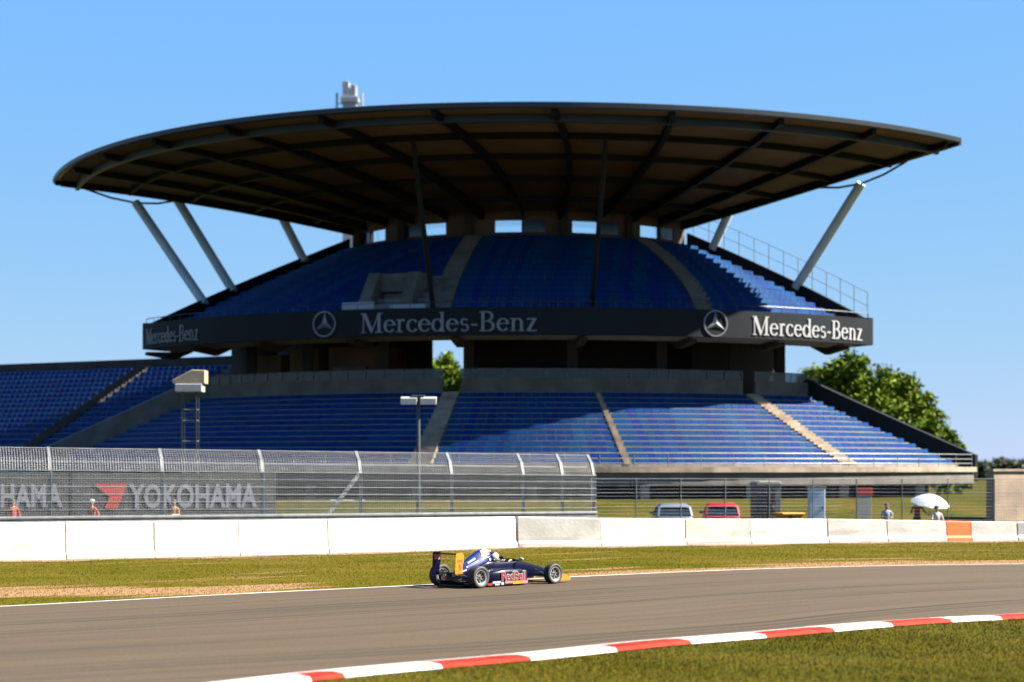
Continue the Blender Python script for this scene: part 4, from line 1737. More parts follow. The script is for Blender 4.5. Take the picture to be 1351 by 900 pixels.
# ------------------------------------------------------------------ advertising boards
def board(px0, px1, ytop, ybot, txt0, txt1, label, clip=None):
    Y = 76.0
    a = P(px0, ytop, Y - 1.6)
    b = P(px1, ytop, Y + 1.0)
    d = Vector((b.x - a.x, b.y - a.y, 0))
    L = d.length
    ang = math.atan2(d.y, d.x)
    z1 = a.z
    z0 = EYE + (HZ - ybot) / F * Y
    t = thing('advertising_board', label, 'advertising board', (a.x, a.y, 0), ang, 'dark advertising boards behind the catch fence')
    mb = MB()
    mb.box((0, 0, z0), (L, 0.12, z1))
    bevel(mb.build('panel', M['board'], t, world=False), .015)
    for x in (0.5, L / 2, L - 0.5):
        m2 = MB()
        m2.box((x - .06, 0.125, 0), (x + .06, 0.24, z1 - .1))
        m2.build('post', M['galv'], t, world=False)
    s = L / (px1 - px0)
    # lettering
    vs, fs = text_mesh('YOKOHAMA', 0.02, 0.03, 1.02)
    w = (txt1 - txt0) * s
    h = 1.02
    v = fit_text(vs, w, h)
    zb = z0 + (z1 - z0) * 0.30
    x0 = (txt0 - px0) * s
    if clip is not None:
        pass
    mb = MB()
    mb.add([(x0 + p[0], -0.004 - p[2], zb + p[1]) for p in v], fs)
    mb.build('lettering', M['board_text'], t, world=False, fix=False)
    # red mark left of the words: a broad wedge
    xr = x0 - 46 * s
    mb = MB()
    k = s
    mb.prism([(xr, zb + 1.02), (xr + 44 * k, zb + 1.02), (xr + 31 * k, zb + 0.02), (xr + 15 * k, zb + 0.02), (xr + 21 * k, zb + .5)], 'y', -0.045, -0.004)
    mb.build('red_mark', M['board_red'], t, world=False)
    return t


board(94, 364, 625, 690, 168, 338, 'dark advertising board with a full pale word and a red wedge mark left of it')
board(-190, 90, 625, 690, -90, 82, 'dark advertising board cut off by the left edge of the photo')

# ------------------------------------------------------------------ floodlight masts
def lattice(px, ytop, Y, label):
    b = P(px, 690, Y)
    t = thing('floodlight_mast', label, 'floodlight', (b.x, b.y, 0))
    H = EYE + (HZ - ytop) / F * Y
    w = 0.33
    mb = MB()
    for sx in (-w, w):
        for sy in (-w, w):
            mb.tube([(sx, sy, 0), (sx, sy, H - .9)], 0.035, 6)
    mb.build('mast', M['steel_teal'], t, world=False)
    mb = MB()
    zz = 0.4
    k = 0
    while zz < H - .95:
        for y in (-w, w):
            mb.tube([(-w, y, zz), (w, y, zz)], 0.022, 6)
        for x in (-w, w):
            mb.tube([(x, -w, zz), (x, w, zz)], 0.022, 6)
        zz += 0.95 if k % 3 else 0.5
        k += 1
    mb.build('rung', M['galv'], t, world=False)
    mb = MB()
    # housing: sloped hood over a white front
    mb.prism([(-0.75, H - .62), (0.75, H - .62), (0.75, H), (0.15, H + .02), (-0.75, H - .45)], 'y', -0.45, 0.45)
    o = mb.build('hood', M['lamp_beige'], t, world=False)
    bevel(o, .03)
    mb = MB()
    mb.box((-0.62, -0.5, H - 1.0), (0.62, 0.40, H - .63))
    bevel(mb.build('lamp_front', M['lamp_white'], t, world=False), .03)
    return t


lattice(251, 489, 84, 'square lattice mast with a beige floodlight box in front of the shaded seats')
b = P(552, 690, 84)
fm = thing('floodlight_mast', 'slim pole with two small pale lamps side by side in front of the stairs', 'floodlight', (b.x, b.y, 0))
H = EYE + (HZ - 526) / F * 84
mb = MB()
mb.tube([(0, 0, 0), (0, 0, H + .05)], [0.10, 0.08], 10)
smooth_angle(mb.build('pole', pmat('pole_paint', (0.06, 0.075, 0.085), 0.6, 0.1, 2), fm, world=False))
mb = MB()
mb.bar((-0.75, 0, H - .12), (0.75, 0, H - .12), 0.08)
mb.build('crossarm', M['galv'], fm, world=False)
for sx in (-0.44, 0.46):
    mb = MB()
    mb.prism([(-.22, -.30), (-.22, .02), (.2, .10), (.2, -.12)], 'x', sx - .38, sx + .38, mat=Matrix.Translation((0, 0, H)))
    bevel(mb.build('lamp', M['lamp_white'], fm, world=False), .03)
mb = MB()
mb.box((-.3, -.15, H + .12), (.3, .15, H + .17))
mb.build('cap', M['galv'], fm, world=False)

# pale tower behind the roof
tw = P(462, 130, 260)
tt = thing('tower', 'pale slender tower showing above the roof of the grandstand', 'tower', (tw.x, tw.y, 0))
Ht = EYE + (HZ - 109) / F * 260
mb = MB()
mb.box((-1.0, -1.0, 0), (1.0, 1.0, Ht - 3.0))
mb.box((-1.25, -1.25, Ht - 2.998), (1.25, 1.25, Ht - 2.2))
mb.box((-1.0, -1.0, Ht - 2.198), (-0.1, 1.0, Ht))
mb.box((0.1, -1.0, Ht - 2.198), (0.9, 1.0, Ht - .5))
bevel(mb.build('shaft', M['tower'], tt, world=False), .05)
for sx in (-1.9, 1.7):
    mb = MB()
    mb.tube([(sx, 0, Ht - 4.5), (sx, 0, Ht - 1.5)], 0.16, 6)
    mb.bar((sx, 0, Ht - 3.0), (sx * .5, 0, Ht - 3.0), 0.12)
    mb.build('antenna', M['tower'], tt, world=False)

# ------------------------------------------------------------------ small structures at right
# beige block building at the right edge
a = P(1311, 622, 92)
t = thing('wall', 'beige concrete wall block at the right end of the grandstand front', 'wall', (a.x, a.y, 0), R(24))
mb = MB()
z1 = EYE + (HZ - 622) / F * 92
mb.box((0, 0, -0.01), (9, .6, z1))
bevel(mb.build('body', M['wall_beige'], t, world=False), .03)
mb = MB()
mb.box((-.08, -.08, z1 + .002), (9.1, .68, z1 + .12))
mb.build('coping', M['conc_warm'], t, world=False)

# dark portable toilet
a = G(1010, 699.5)
t = thing('portable_toilet', 'dark grey portable toilet cabin with pale roof behind the white wall', 'portable toilet', (a.x, a.y, 0), R(8))
mb = MB(); mb.box((-.6, -.6, 0.12), (.6, .6, 2.2)); bevel(mb.build('cabin', M['cabin'], t, world=False), .04)
mb = MB(); mb.box((-.38, -.64, .2), (.30, -.601, 2.0)); d_ = bevel(mb.build('door', M['steel_dark'], t, world=False), .01)
mb = MB(); mb.box((.18, -.67, 1.05), (.24, -.641, 1.25)); mb.build('handle', M['galv'], d_, world=False)
mb = MB(); mb.prism([(-.68, 2.2), (.68, 2.2), (.5, 2.38), (-.5, 2.38)], 'y', -.68, .68); bevel(mb.build('roof', M['green_sheet'], t, world=False), .03)
mb = MB(); mb.box((-.62, -.62, 0), (.62, .62, .118)); mb.build('base', M['carbon'], t, world=False)

# marshal board: pale sheet on legs with red top
a = G(1140, 700)
t = thing('marshal_board', 'pale upright board with a red top panel behind the white wall', 'board', (a.x, a.y, 0), R(5))
mb = MB(); mb.box((-.36, -.04, .55), (.36, .04, 1.68)); bevel(mb.build('panel', M['green_sheet'], t, world=False), .01)
mb = MB(); mb.box((-.32, -.06, 1.69), (.42, .05, 2.05)); bevel(mb.build('top_panel', M['red'], t, world=False), .02)
for sx in (-.3, .3):
    mb = MB(); mb.box((sx - .03, .045, 0), (sx + .03, .1, 2.0)); mb.build('post', M['galv'], t, world=False)

# yellow crate
a = G(1041, 711)
t = thing('crate', 'yellow plastic crate showing just above the white wall', 'crate', (a.x, a.y, 0), R(20))
mb = MB(); mb.prism([(-.42, 0.0), (.42, 0.0), (.5, 1.02), (-.5, 1.02)], 'y', -.35, .35); bevel(mb.build('tub', M['yellow'], t, world=False), .03)
mb = MB(); mb.box((-.55, -.42, 1.021), (.55, .42, 1.12)); bevel(mb.build('lid', M['yellow'], t, world=False), .03)
mb = MB(); mb.box((-.12, -.46, .9), (.12, -.421, 1.06)); mb.build('latch', M['carbon'], t, world=False)

# bluish steel cabinet post under the stand edge
a = G(1077, 700)
t = thing('switch_cabinet', 'slim blue grey switch cabinet in front of the dark undercroft', 'cabinet', (a.x, a.y, 0))
mb = MB(); mb.box((-.38, -.3, .1), (.38, .3, 2.05)); bevel(mb.build('body', M['strut'], t, world=False), .02)
mb = MB(); mb.box((-.33, -.325, .2), (.33, -.301, 1.9)); d_ = mb.build('door', M['strut'], t, world=False)
mb = MB(); mb.box((.22, -.345, 1.0), (.27, -.326, 1.2)); mb.build('handle', M['carbon'], d_, world=False)
mb = MB(); mb.box((-.44, -.36, 2.051), (.44, .36, 2.12)); mb.build('roof', M['galv'], t, world=False)


# ------------------------------------------------------------------ parked cars
def parked_car(px, Y, rz, mat, label, H=1.45):
    p = P(px, 690, Y)
    t = thing('parked_car', label, 'car', (p.x, p.y, 0), rz, 'cars parked behind the white wall')
    W = 0.82
    # body: sections along x (length)
    sx = [-2.02, -1.98, -1.5, -0.9, 0.3, 1.0, 1.6, 1.95, 2.02]
    zt = [0.72, 0.86, 0.92, 0.92, 0.92, 0.88, 0.80, 0.70, 0.55]
    rings = []
    for x, z in zip(sx, zt):
        w = W * (0.86 if abs(x) > 2.0 else (0.95 if abs(x) > 1.9 else 1))
        rings.append([Vector((x, y, zz)) for y, zz in ((-w * .92, .22), (-w, .35), (-w, z - .2), (-w * .94, z), (w * .94, z), (w, z - .2), (w, .35), (w * .92, .22))])
    o = MB().loft(rings).build('body', mat, t, world=False)
    bevel(o, .03); smooth_angle(o)
    # cabin glass and roof
    rings = []
    for x, zz, w in ((-1.85, .90, .72), (-1.55, 1.30, .64), (-1.3, 1.37, .60), (0.1, 1.37, .60), (0.45, 1.28, .62), (1.05, .88, .72)):
        rings.append([Vector((x, -.76, .86)), Vector((x, -w, zz)), Vector((x, w, zz)), Vector((x, .76, .86))])
    o = MB().loft(rings).build('glasshouse', M['car_glass'], t, world=False)
    smooth_angle(o, 30)
    rings = []
    for x, z0_, dz, w in ((-1.66, 1.26, .03, .60), (-1.52, 1.345, .05, .64), (-1.3, 1.375, .07, .63), (-0.4, 1.375, .085, .63), (0.1, 1.375, .07, .63), (0.36, 1.32, .04, .62)):
        rings.append([Vector((x, -w, z0_)), Vector((x, -w * .8, z0_ + dz)), Vector((x, w * .8, z0_ + dz)), Vector((x, w, z0_))])
    o = MB().loft(rings).build('roof', mat, t, world=False)
    smooth_angle(o, 50)
    mb = MB()
    for s_ in (-1, 1):
        mb.bar((-1.84, s_ * .745, .88), (-1.55, s_ * .655, 1.33), .09, .05)
        mb.bar((1.05, s_ * .745, .88), (0.36, s_ * .635, 1.33), .07, .05)
        mb.bar((-.45, s_ * .77, .88), (-.5, s_ * .64, 1.36), .08, .04)
    mb.build('pillar', mat, t, world=False)
    for x in (-1.25, 1.28):
        for s_ in (-1, 1):
            mb = MB()
            mb.lathe([(0.18, -.10), (.30, -.10), (.31, -.06), (.31, .06), (.30, .10), (.18, .10)], 24, 'y', 0, (x, s_ * .74, .31), closed=True)
            w = mb.build('wheel', M['rubber'], t, world=False)
            mb = MB()
            mb.lathe([(0.001, -.09), (.19, -.105), (.19, .105), (.001, .09)], 16, 'y', 0, (x, s_ * .74, .31))
            mb.build('rim', M['rim'], w, world=False)
    for s_ in (-1, 1):
        mb = MB(); mb.box((-2.045, s_ * .58 - .13, .62), (-1.98, s_ * .58 + .13, .78)); mb.build('tail_light', M['red'], t, world=False)
        mb = MB(); mb.box((1.90, s_ * .56 - .16, .58), (2.0, s_ * .56 + .16, .68)); mb.build('headlight', M['glass_dark'], t, world=False)
        mb = MB(); mb.sphere((0.55, s_ * .88, .98), (.07, .10, .07), 8, 6); mb.build('mirror', mat, t, world=False)
    mb = MB(); mb.box((-2.06, -.25, .45), (-2.03, .25, .56)); mb.build('number_plate', M['white'], t, world=False)
    return t


parked_car(886, 82, R(90), M['silver'], 'silver grey parked car showing roof and windows above the white wall')
parked_car(951, 83, R(86), M['red'], 'red parked car showing its roof above the white wall')


# ------------------------------------------------------------------ people
def skin_body(name, joints, edges, mats, parent=None, loc=None):
    """joints: name -> (co, radius, material index); one continuous skinned surface"""
    keys = list(joints)
    idx = {k: i for i, k in enumerate(keys)}
    me = bpy.data.meshes.new('tmp')
    me.from_pydata([joints[k][0] for k in keys], [(idx[a], idx[b]) for a, b in edges], [])
    o = bpy.data.objects.new('tmp', me)
    COL.objects.link(o)
    sk = o.modifiers.new('skin', 'SKIN')
    sk.use_smooth_shade = True
    if not me.skin_vertices:
        bm = bmesh.new(); bm.from_mesh(me)
        bm.verts.layers.skin.verify()
        bm.to_mesh(me); bm.free()
    for i, k in enumerate(keys):
        r = joints[k][1]
        me.skin_vertices[0].data[i].radius = (r, r) if not isinstance(r, tuple) else r
        me.skin_vertices[0].data[i].use_root = (k == 'pelvis')
    ss = o.modifiers.new('sub', 'SUBSURF')
    ss.levels = 1
    ss.render_levels = 1
    bpy.context.view_layer.update()
    dgp = bpy.context.evaluated_depsgraph_get()
    m2 = bpy.data.meshes.new_from_object(o.evaluated_get(dgp))
    bpy.data.objects.remove(o)
    bpy.data.meshes.remove(me)
    m2.name = name
    m2.materials.clear()
    for m in mats:
        m2.materials.append(m)
    J = np.array([joints[k][0] for k in keys])
    MI = [joints[k][2] for k in keys]
    for p in m2.polygons:
        c = np.array(p.center[:])
        j = int(np.argmin(((J - c) ** 2).sum(1)))
        p.material_index = MI[j]
        p.use_smooth = True
    ob = bpy.data.objects.new(name, m2)
    COL.objects.link(ob)
    if parent is not None:
        ob.parent = parent
    return ob


SHIRT, TROU, SKIN, SHOE = 0, 1, 2, 3


def lerp3(a, b, t):
    return tuple(a[i] + (b[i] - a[i]) * t for i in range(3))


def add_hand(J, E, wrist_key, d, side, up=(0, 0, 1), curl=0.4):
    """palm and five fingers continuing from the wrist in direction d"""
    w = Vector(J[wrist_key][0])
    d = Vector(d).normalized()
    s = d.cross(Vector(up)).normalized() * side
    dn = s.cross(d).normalized() * side
    pk = wrist_key + 'palm'
    J[pk] = (tuple(w + d * .055), .026, SKIN)
    E.append((wrist_key, pk))
    lens = [.072, .08, .075, .058]
    for f in range(4):
        o = s * (.030 - .02 * f)
        a = w + d * .095 + o
        b = a + (d - dn * curl).normalized() * lens[f] * .55
        c = b + (d - dn * curl * 2.4).normalized() * lens[f] * .5
        for q, (pt, r) in enumerate(((a, .0095), (b, .0085), (c, .007))):
            k = f'{wrist_key}f{f}{q}'
            J[k] = (tuple(pt), r, SKIN)
            E.append((pk if q == 0 else f'{wrist_key}f{f}{q - 1}', k))
    a = w + d * .045 + s * .038
    b = a + (d + s * .5 - dn * .3).normalized() * .035
    c = b + (d + s * .1 - dn * .4).normalized() * .028
    for q, (pt, r) in enumerate(((a, .011), (b, .0095), (c, .008))):
        k = f'{wrist_key}t{q}'
        J[k] = (tuple(pt), r, SKIN)
        E.append((pk if q == 0 else f'{wrist_key}t{q - 1}', k))


def person(label, loc, rz, shirt, trousers, arms, group=None, seated=False, hat=None, hair=None, hscale=1.0, drop=0.0):
    """figure facing local +y; arms = [(elbow, hand) for right (+x), left (-x)]"""
    t = thing('person', label, 'person', loc, rz, group)
    z = -drop
    J = {
        'pelvis': ((0, 0, .95 + z), .135, TROU), 'waist': ((0, 0, 1.10 + z), .125, SHIRT), 'chest': ((0, 0, 1.30 + z), .155, SHIRT),
        'upper': ((0, -.01, 1.42 + z), .11, SHIRT), 'neck': ((0, .005, 1.50 + z), .055, SKIN), 'jaw': ((0, .025, 1.57 + z), .07, SKIN), 'head': ((0, .015, 1.66 + z), .095, SKIN), 'crown': ((0, .0, 1.73 + z), .07, SKIN),
        'nose': ((0, .125, 1.63 + z), .014, SKIN),
    }
    E = [('pelvis', 'waist'), ('waist', 'chest'), ('chest', 'upper'), ('upper', 'neck'), ('neck', 'jaw'), ('jaw', 'head'), ('head', 'crown'), ('head', 'nose')]
    for s, nm, (el_, ha_) in ((1, 'r', arms[0]), (-1, 'l', arms[1])):
        sh = (s * .19, -.01, 1.41 + z)
        el2 = (el_[0], el_[1], el_[2] + z)
        ha2 = (ha_[0], ha_[1], ha_[2] + z)
        J['sh' + nm] = (sh, .062, SHIRT)
        J['ua' + nm] = (lerp3(sh, el2, .5), .052, SHIRT)
        J['el' + nm] = (el2, .043, SHIRT)
        J['fa' + nm] = (lerp3(el2, ha2, .5), .038, SKIN)
        J['wr' + nm] = (ha2, .027, SKIN)
        E += [('upper', 'sh' + nm), ('sh' + nm, 'ua' + nm), ('ua' + nm, 'el' + nm), ('el' + nm, 'fa' + nm), ('fa' + nm, 'wr' + nm)]
        add_hand(J, E, 'wr' + nm, Vector(ha2) - Vector(el2), s, up=(0, 1, 0.3))
        J['ear' + nm] = ((s * .098, .0, 1.64 + z), .018, SKIN)
        E.append(('head', 'ear' + nm))
        hip = (s * .10, 0, .88 + z)
        if seated:
            kn = (s * .13, .44, .90 + z)
            an = (s * .13, .42, .48 + z)
            to = (s * .13, .56, .44 + z)
        else:
            kn = (s * .11, .02, .50)
            an = (s * .11, -.02, .09)
            to = (s * .12, .13, .045)
        J['hip' + nm] = (hip, .095, TROU)
        J['th' + nm] = (lerp3(hip, kn, .5), .078, TROU)
        J['kn' + nm] = (kn, .058, TROU)
        J['ca' + nm] = (lerp3(kn, an, .35), .056, TROU)
        J['an' + nm] = (an, .042, TROU)
        J['to' + nm] = (to, .042, SHOE)
        E += [('pelvis', 'hip' + nm), ('hip' + nm, 'th' + nm), ('th' + nm, 'kn' + nm), ('kn' + nm, 'ca' + nm), ('ca' + nm, 'an' + nm), ('an' + nm, 'to' + nm)]
    skin_body('body', J, E, [shirt, trousers, M['skin'], M['carbon']], t)
    mb = MB()
    for s in (-1, 1):
        mb.sphere((s * .034, .098, 1.665 + z), .013, 8, 6)
    mb.build('eyes', M['carbon'], t, world=False, smooth=True)
    mb = MB()
    mb.box((-.026, .098, 1.577 + z), (.026, .104, 1.584 + z))
    mb.build('mouth', M['pink'], t, world=False)
    c = hat or hair or M['hair']
    mb = MB()
    mb.sphere((0, -.012, 1.715 + z), (.108, .118, .088), 16, 10)
    if hat:
        mb.prism([(-.085, .08), (.085, .08), (.065, .20), (-.065, .20)], 'z', 1.70 + z, 1.715 + z)
        mb.build('cap', c, t, world=False, smooth=False)
    else:
        mb.build('hair', c, t, world=False, smooth=True)
    return t


relax = lambda s: ((s * .27, -.02, 1.13), (s * .27, .12, .90))
hips_ = lambda s: ((s * .36, -.04, 1.16), (s * .20, .10, 1.02))
fwd = lambda s: ((s * .26, .08, 1.16), (s * .16, .34, 1.18))
rail_z = 0.0
pp = G(229, 718)
person('marshal in an orange brown jacket leaning on the rail below the advertising board letters', pp, R(170), M['cloth_orange'], M['cloth_navy'], (fwd(1), fwd(-1)), drop=0.0)
pp = G(121, 718)
person('person in a red jacket and white cap standing below the red mark of the board', pp, R(150), M['cloth_red'], M['cloth_navy'], (relax(1), hips_(-1)), hat=M['white'])
pp = G(17, 718)
person('person in a dark red jacket at the far left behind the guard rail', pp, R(200), M['cloth_red'], M['cloth_navy'], (relax(1), relax(-1)))
pp = G(1210, 706.5)
person('person in a bright red jacket holding the white umbrella', pp, R(165), M['cloth_red'], M['cloth_navy'], (fwd(1), ((-.36, .10, 1.16), (-.48, .20, 1.15))), drop=0.14)
pu = pp
pp = G(1236, 708)
person('person in a pale pink top crouched low to the right of the umbrella', pp, R(190), M['cloth_white'], M['cloth_navy'], (fwd(1), fwd(-1)), seated=True, drop=0.42)
pp = G(1170, 706.5)
person('person in a pale blue shirt bending behind the white wall left of the umbrella', pp, R(180), M['cloth_blue'], M['cloth_navy'], (fwd(1), fwd(-1)), seated=True, drop=0.36)
# stools for the two seated people
for px, py, dr, lab in ((1236, 708, .42, 'low folding stool under the person in pale pink'), (1170, 706.5, .36, 'low folding stool under the person in pale blue')):
    g = G(px, py)
    st = thing('folding_stool', lab, 'stool', g, R(185))
    hz = .95 - dr - .15
    mb = MB(); mb.box((-.19, -.17, hz - .03), (.19, .17, hz)); mb.build('seat', M['cloth_navy'], st, world=False)
    for s in (-1, 1):
        for q in (-1, 1):
            mb = MB(); mb.tube([(s * .17, q * .15, hz - .031), (s * .17, -q * .17, 0)], .012, 6); mb.build('leg', M['galv'], st, world=False)

# umbrella
um = thing('umbrella', 'white umbrella held low over the person in red', 'umbrella', (pu.x + .45, pu.y - .30, 1.06), 0.0)
um.rotation_euler = (R(14), R(6), 0)
mb = MB()
rings = []
n = 24
for j in range(9):
    rr = 0.86 * j / 8
    ring = []
    for k in range(n):
        a = 2 * math.pi * k / n
        sag = 0.02 * math.cos(8 * a) * (j / 8) ** 2
        ring.append(Vector((max(rr, .004) * math.cos(a), max(rr, .004) * math.sin(a), 0.80 - 0.40 * (j / 8) ** 2 - sag)))
    rings.append(ring)
inner = [[v + Vector((0, 0, -.006)) for v in r_] for r_ in rings]
mb.loft(rings, cap=False); mb.loft(inner, cap=False)
mb.build('canopy', M['umbrella'], um, world=False, smooth=True)
mb = MB(); mb.tube([(0, 0, -.05), (0, 0, .86)], .012, 8)
mb.build('shaft', M['metal'], um, world=False)
mb = MB()
for k in range(8):
    a = 2 * math.pi * k / 8
    mb.tube([(0, 0, .78), (.43 * math.cos(a), .43 * math.sin(a), .68), (.84 * math.cos(a), .84 * math.sin(a), .385)], .005, 5)
mb.build('ribs', M['metal'], um, world=False)
mb = MB(); mb.tube([(0, 0, -.2), (0, 0, -.04)], .02, 8); mb.build('handle', M['carbon'], um, world=False)


# ------------------------------------------------------------------ trees
def tree(px, Y, H, crown, nleaf, lsize, mat, label, cat='tree', group=None, z0=0.0, trunk=True, name='tree'):
    """crown: list of (dx, dy, z, rx, ry, rz) clump ellipsoids in metres"""
    b = P(px, 690, Y)
    t = thing(name, label, cat, (b.x, b.y, z0), 0, group)
    mb = MB()
    if trunk:
        top = H * 0.62
        r0 = 0.035 * H * .6
        mb.tube([(0, 0, -.2), (.05, 0, H * .2), (-.05, .05, H * .4), (.05, 0, top)], [r0, r0 * .8, r0 * .6, r0 * .3], 9)
        for c in crown[:: max(1, len(crown) // 12)]:
            z_ = max(H * .16, c[2] - c[5] * .9 - 0.6)
            z_ = min(z_, top * .9)
            mb.tube([(0, 0, z_), (c[0] * .5, c[1] * .5, (z_ + c[2]) / 2), (c[0] * .92, c[1] * .92, c[2])], [r0 * .42, r0 * .25, r0 * .1], 6)
        mb.build('trunk', M['bark'], t, world=False)
    vol = np.array([c[3] * c[4] * c[5] for c in crown]) ** 0.75
    cnt = RNG.multinomial(nleaf, vol / vol.sum())
    P_ = []
    for c, k in zip(crown, cnt):
        # sub-clusters near the surface of every clump
        ns = max(6, k // 60)
        u = RNG.normal(size=(ns, 3)); u /= np.linalg.norm(u, axis=1)[:, None]
        u *= RNG.uniform(0.55, 1.06, ns)[:, None]
        which = RNG.integers(0, ns, k)
        q = u[which] + RNG.normal(size=(k, 3)) * 0.27
        P_.append(np.array(c[:3]) + q * np.array(c[3:]))
    P_ = np.concatenate(P_)
    n = len(P_)
    a = RNG.normal(size=(n, 3)); a /= np.linalg.norm(a, axis=1)[:, None]
    r = RNG.normal(size=(n, 3)); r[:, 2] += 0.6
    bb = np.cross(a, r); bb /= np.linalg.norm(bb, axis=1)[:, None]
    s = lsize * RNG.uniform(0.6, 1.3, n)[:, None]
    v = np.stack([P_ - a * s, P_ + bb * s * .55, P_ + a * s, P_ - bb * s * .55], 1)
    me = bpy.data.meshes.new('crown')
    me.vertices.add(n * 4)
    me.vertices.foreach_set('co', v.reshape(-1))
    me.loops.add(n * 4)
    me.loops.foreach_set('vertex_index', np.arange(n * 4))
    me.polygons.add(n)
    me.polygons.foreach_set('loop_start', np.arange(0, n * 4, 4))
    me.update(calc_edges=True)
    me.materials.append(mat)
    o = bpy.data.objects.new('crown', me)
    COL.objects.link(o)
    o.parent = t
    return t


def blob_crown(H, W, n, low=0.2, seed=0, top=1.0):
    rg = np.random.default_rng(seed)
    cr = []
    for i in range(n):
        a = rg.uniform(0, 2 * math.pi)
        f = rg.random()
        z = H * (low + (0.92 - low) * f)
        env = math.sqrt(max(0.05, 1 - ((f - 0.38) / 0.66) ** 2))
        r = W * env * math.sqrt(rg.random()) * 0.85
        s = W * rg.uniform(.20, .36)
        cr.append((r * math.cos(a), r * math.sin(a), min(z, H - s * .7), s, s, s * .72))
    cr.append((0, 0, H - W * .24, W * .24, W * .24, W * .22))
    for k in range(4):
        cr.append((0, 0, H * (.3 + .14 * k), W * .5, W * .5, H * .12))
    return cr


TG = 'trees beyond the right end of the grandstand'
tree(1122, 152, 12.6, blob_crown(12.6, 4.4, 46, .12, 3), 52000, 0.20, M['leaf'], 'tallest leafy green tree beyond the right end of the grandstand', group=TG)
tree(1180, 156, 11.0, blob_crown(11.0, 3.9, 40, .12, 4), 42000, 0.20, M['leaf'], 'second tallest green tree, right of the tallest one beyond the grandstand', group=TG)
tree(1222, 158, 8.3, blob_crown(8.3, 3.0, 32, .1, 5), 28000, 0.19, M['leaf'], 'rounded green tree half as tall at the right slope of the tree group', group=TG)
tree(1252, 160, 5.4, blob_crown(5.4, 1.9, 22, .08, 6), 17000, 0.17, M['leaf'], 'lowest bushy green tree at the foot of the tree group on the right', group=TG)
tree(1078, 158, 11.6, blob_crown(11.6, 3.8, 36, .12, 8), 32000, 0.2, M['leaf'], 'green tree directly behind the end pier of the grandstand', group=TG)
tree(588, 182, 14.2, blob_crown(14.2, 3.8, 32, .1, 9), 28000, 0.22, M['leaf'], 'yellow green tree seen through the open passage of the grandstand')

# distant wooded hills
rg = np.random.default_rng(5)
mb = MB()
n = 90
xs = np.linspace(-260, 760, n)
hz = [10.0 + 3.0 * math.sin(x * .013 + 1) + 2.0 * math.sin(x * .041) for x in xs]
rings = []
for x, h in zip(xs, hz):
    rings.append([Vector((x, 820, -1)), Vector((x, 830, h * .35)), Vector((x, 900, h * .75)), Vector((x, 1000, h)), Vector((x, 1300, -1))])
mb.loft(rings, cap=False, closed=False)
hl = mb.build('hills', pmat('hill', (0.05, 0.07, 0.045), 0.95, 0.35, 0.03), smooth=True)
hl['kind'] = 'structure'
for i, (px, h, w, lab) in enumerate(((1296, 4.6, 5.5, 'dark distant tree left of the beige wall block on the horizon'), (1322, 5.0, 6.0, 'dark distant tree above the beige wall block on the horizon'), (1352, 4.4, 6.0, 'dark distant tree at the right edge of the photo on the horizon'))):
    tree(px, 420 + 10 * i, h, blob_crown(h, w, 12, .1, 20 + i), 2600, 0.5, M['leaf_dark'], lab, group='distant trees on the right horizon')

# ------------------------------------------------------------------ the racing car
rr_px = G(632, 776.2)
YAW = R(43.5)
fwdv = Vector((math.cos(YAW), math.sin(YAW), 0))
lft = Vector((-math.sin(YAW), math.cos(YAW), 0))
AXR, AXF = -1.35, 1.30
TRR, TRF = 0.73, 0.755
carpos = rr_px - fwdv * (AXR) - lft * (-TRR - 0.03)
car = thing('racing_car', 'dark blue single seater racing car with yellow orange wing plates on the track', 'racing car', (carpos.x, carpos.y, 0.003), YAW)


def sub(o, lv=2):
    s = o.modifiers.new('sub', 'SUBSURF')
    s.levels = 1
    s.render_levels = lv
    o.data.polygons.foreach_set('use_smooth', [True] * len(o.data.polygons))
    return o


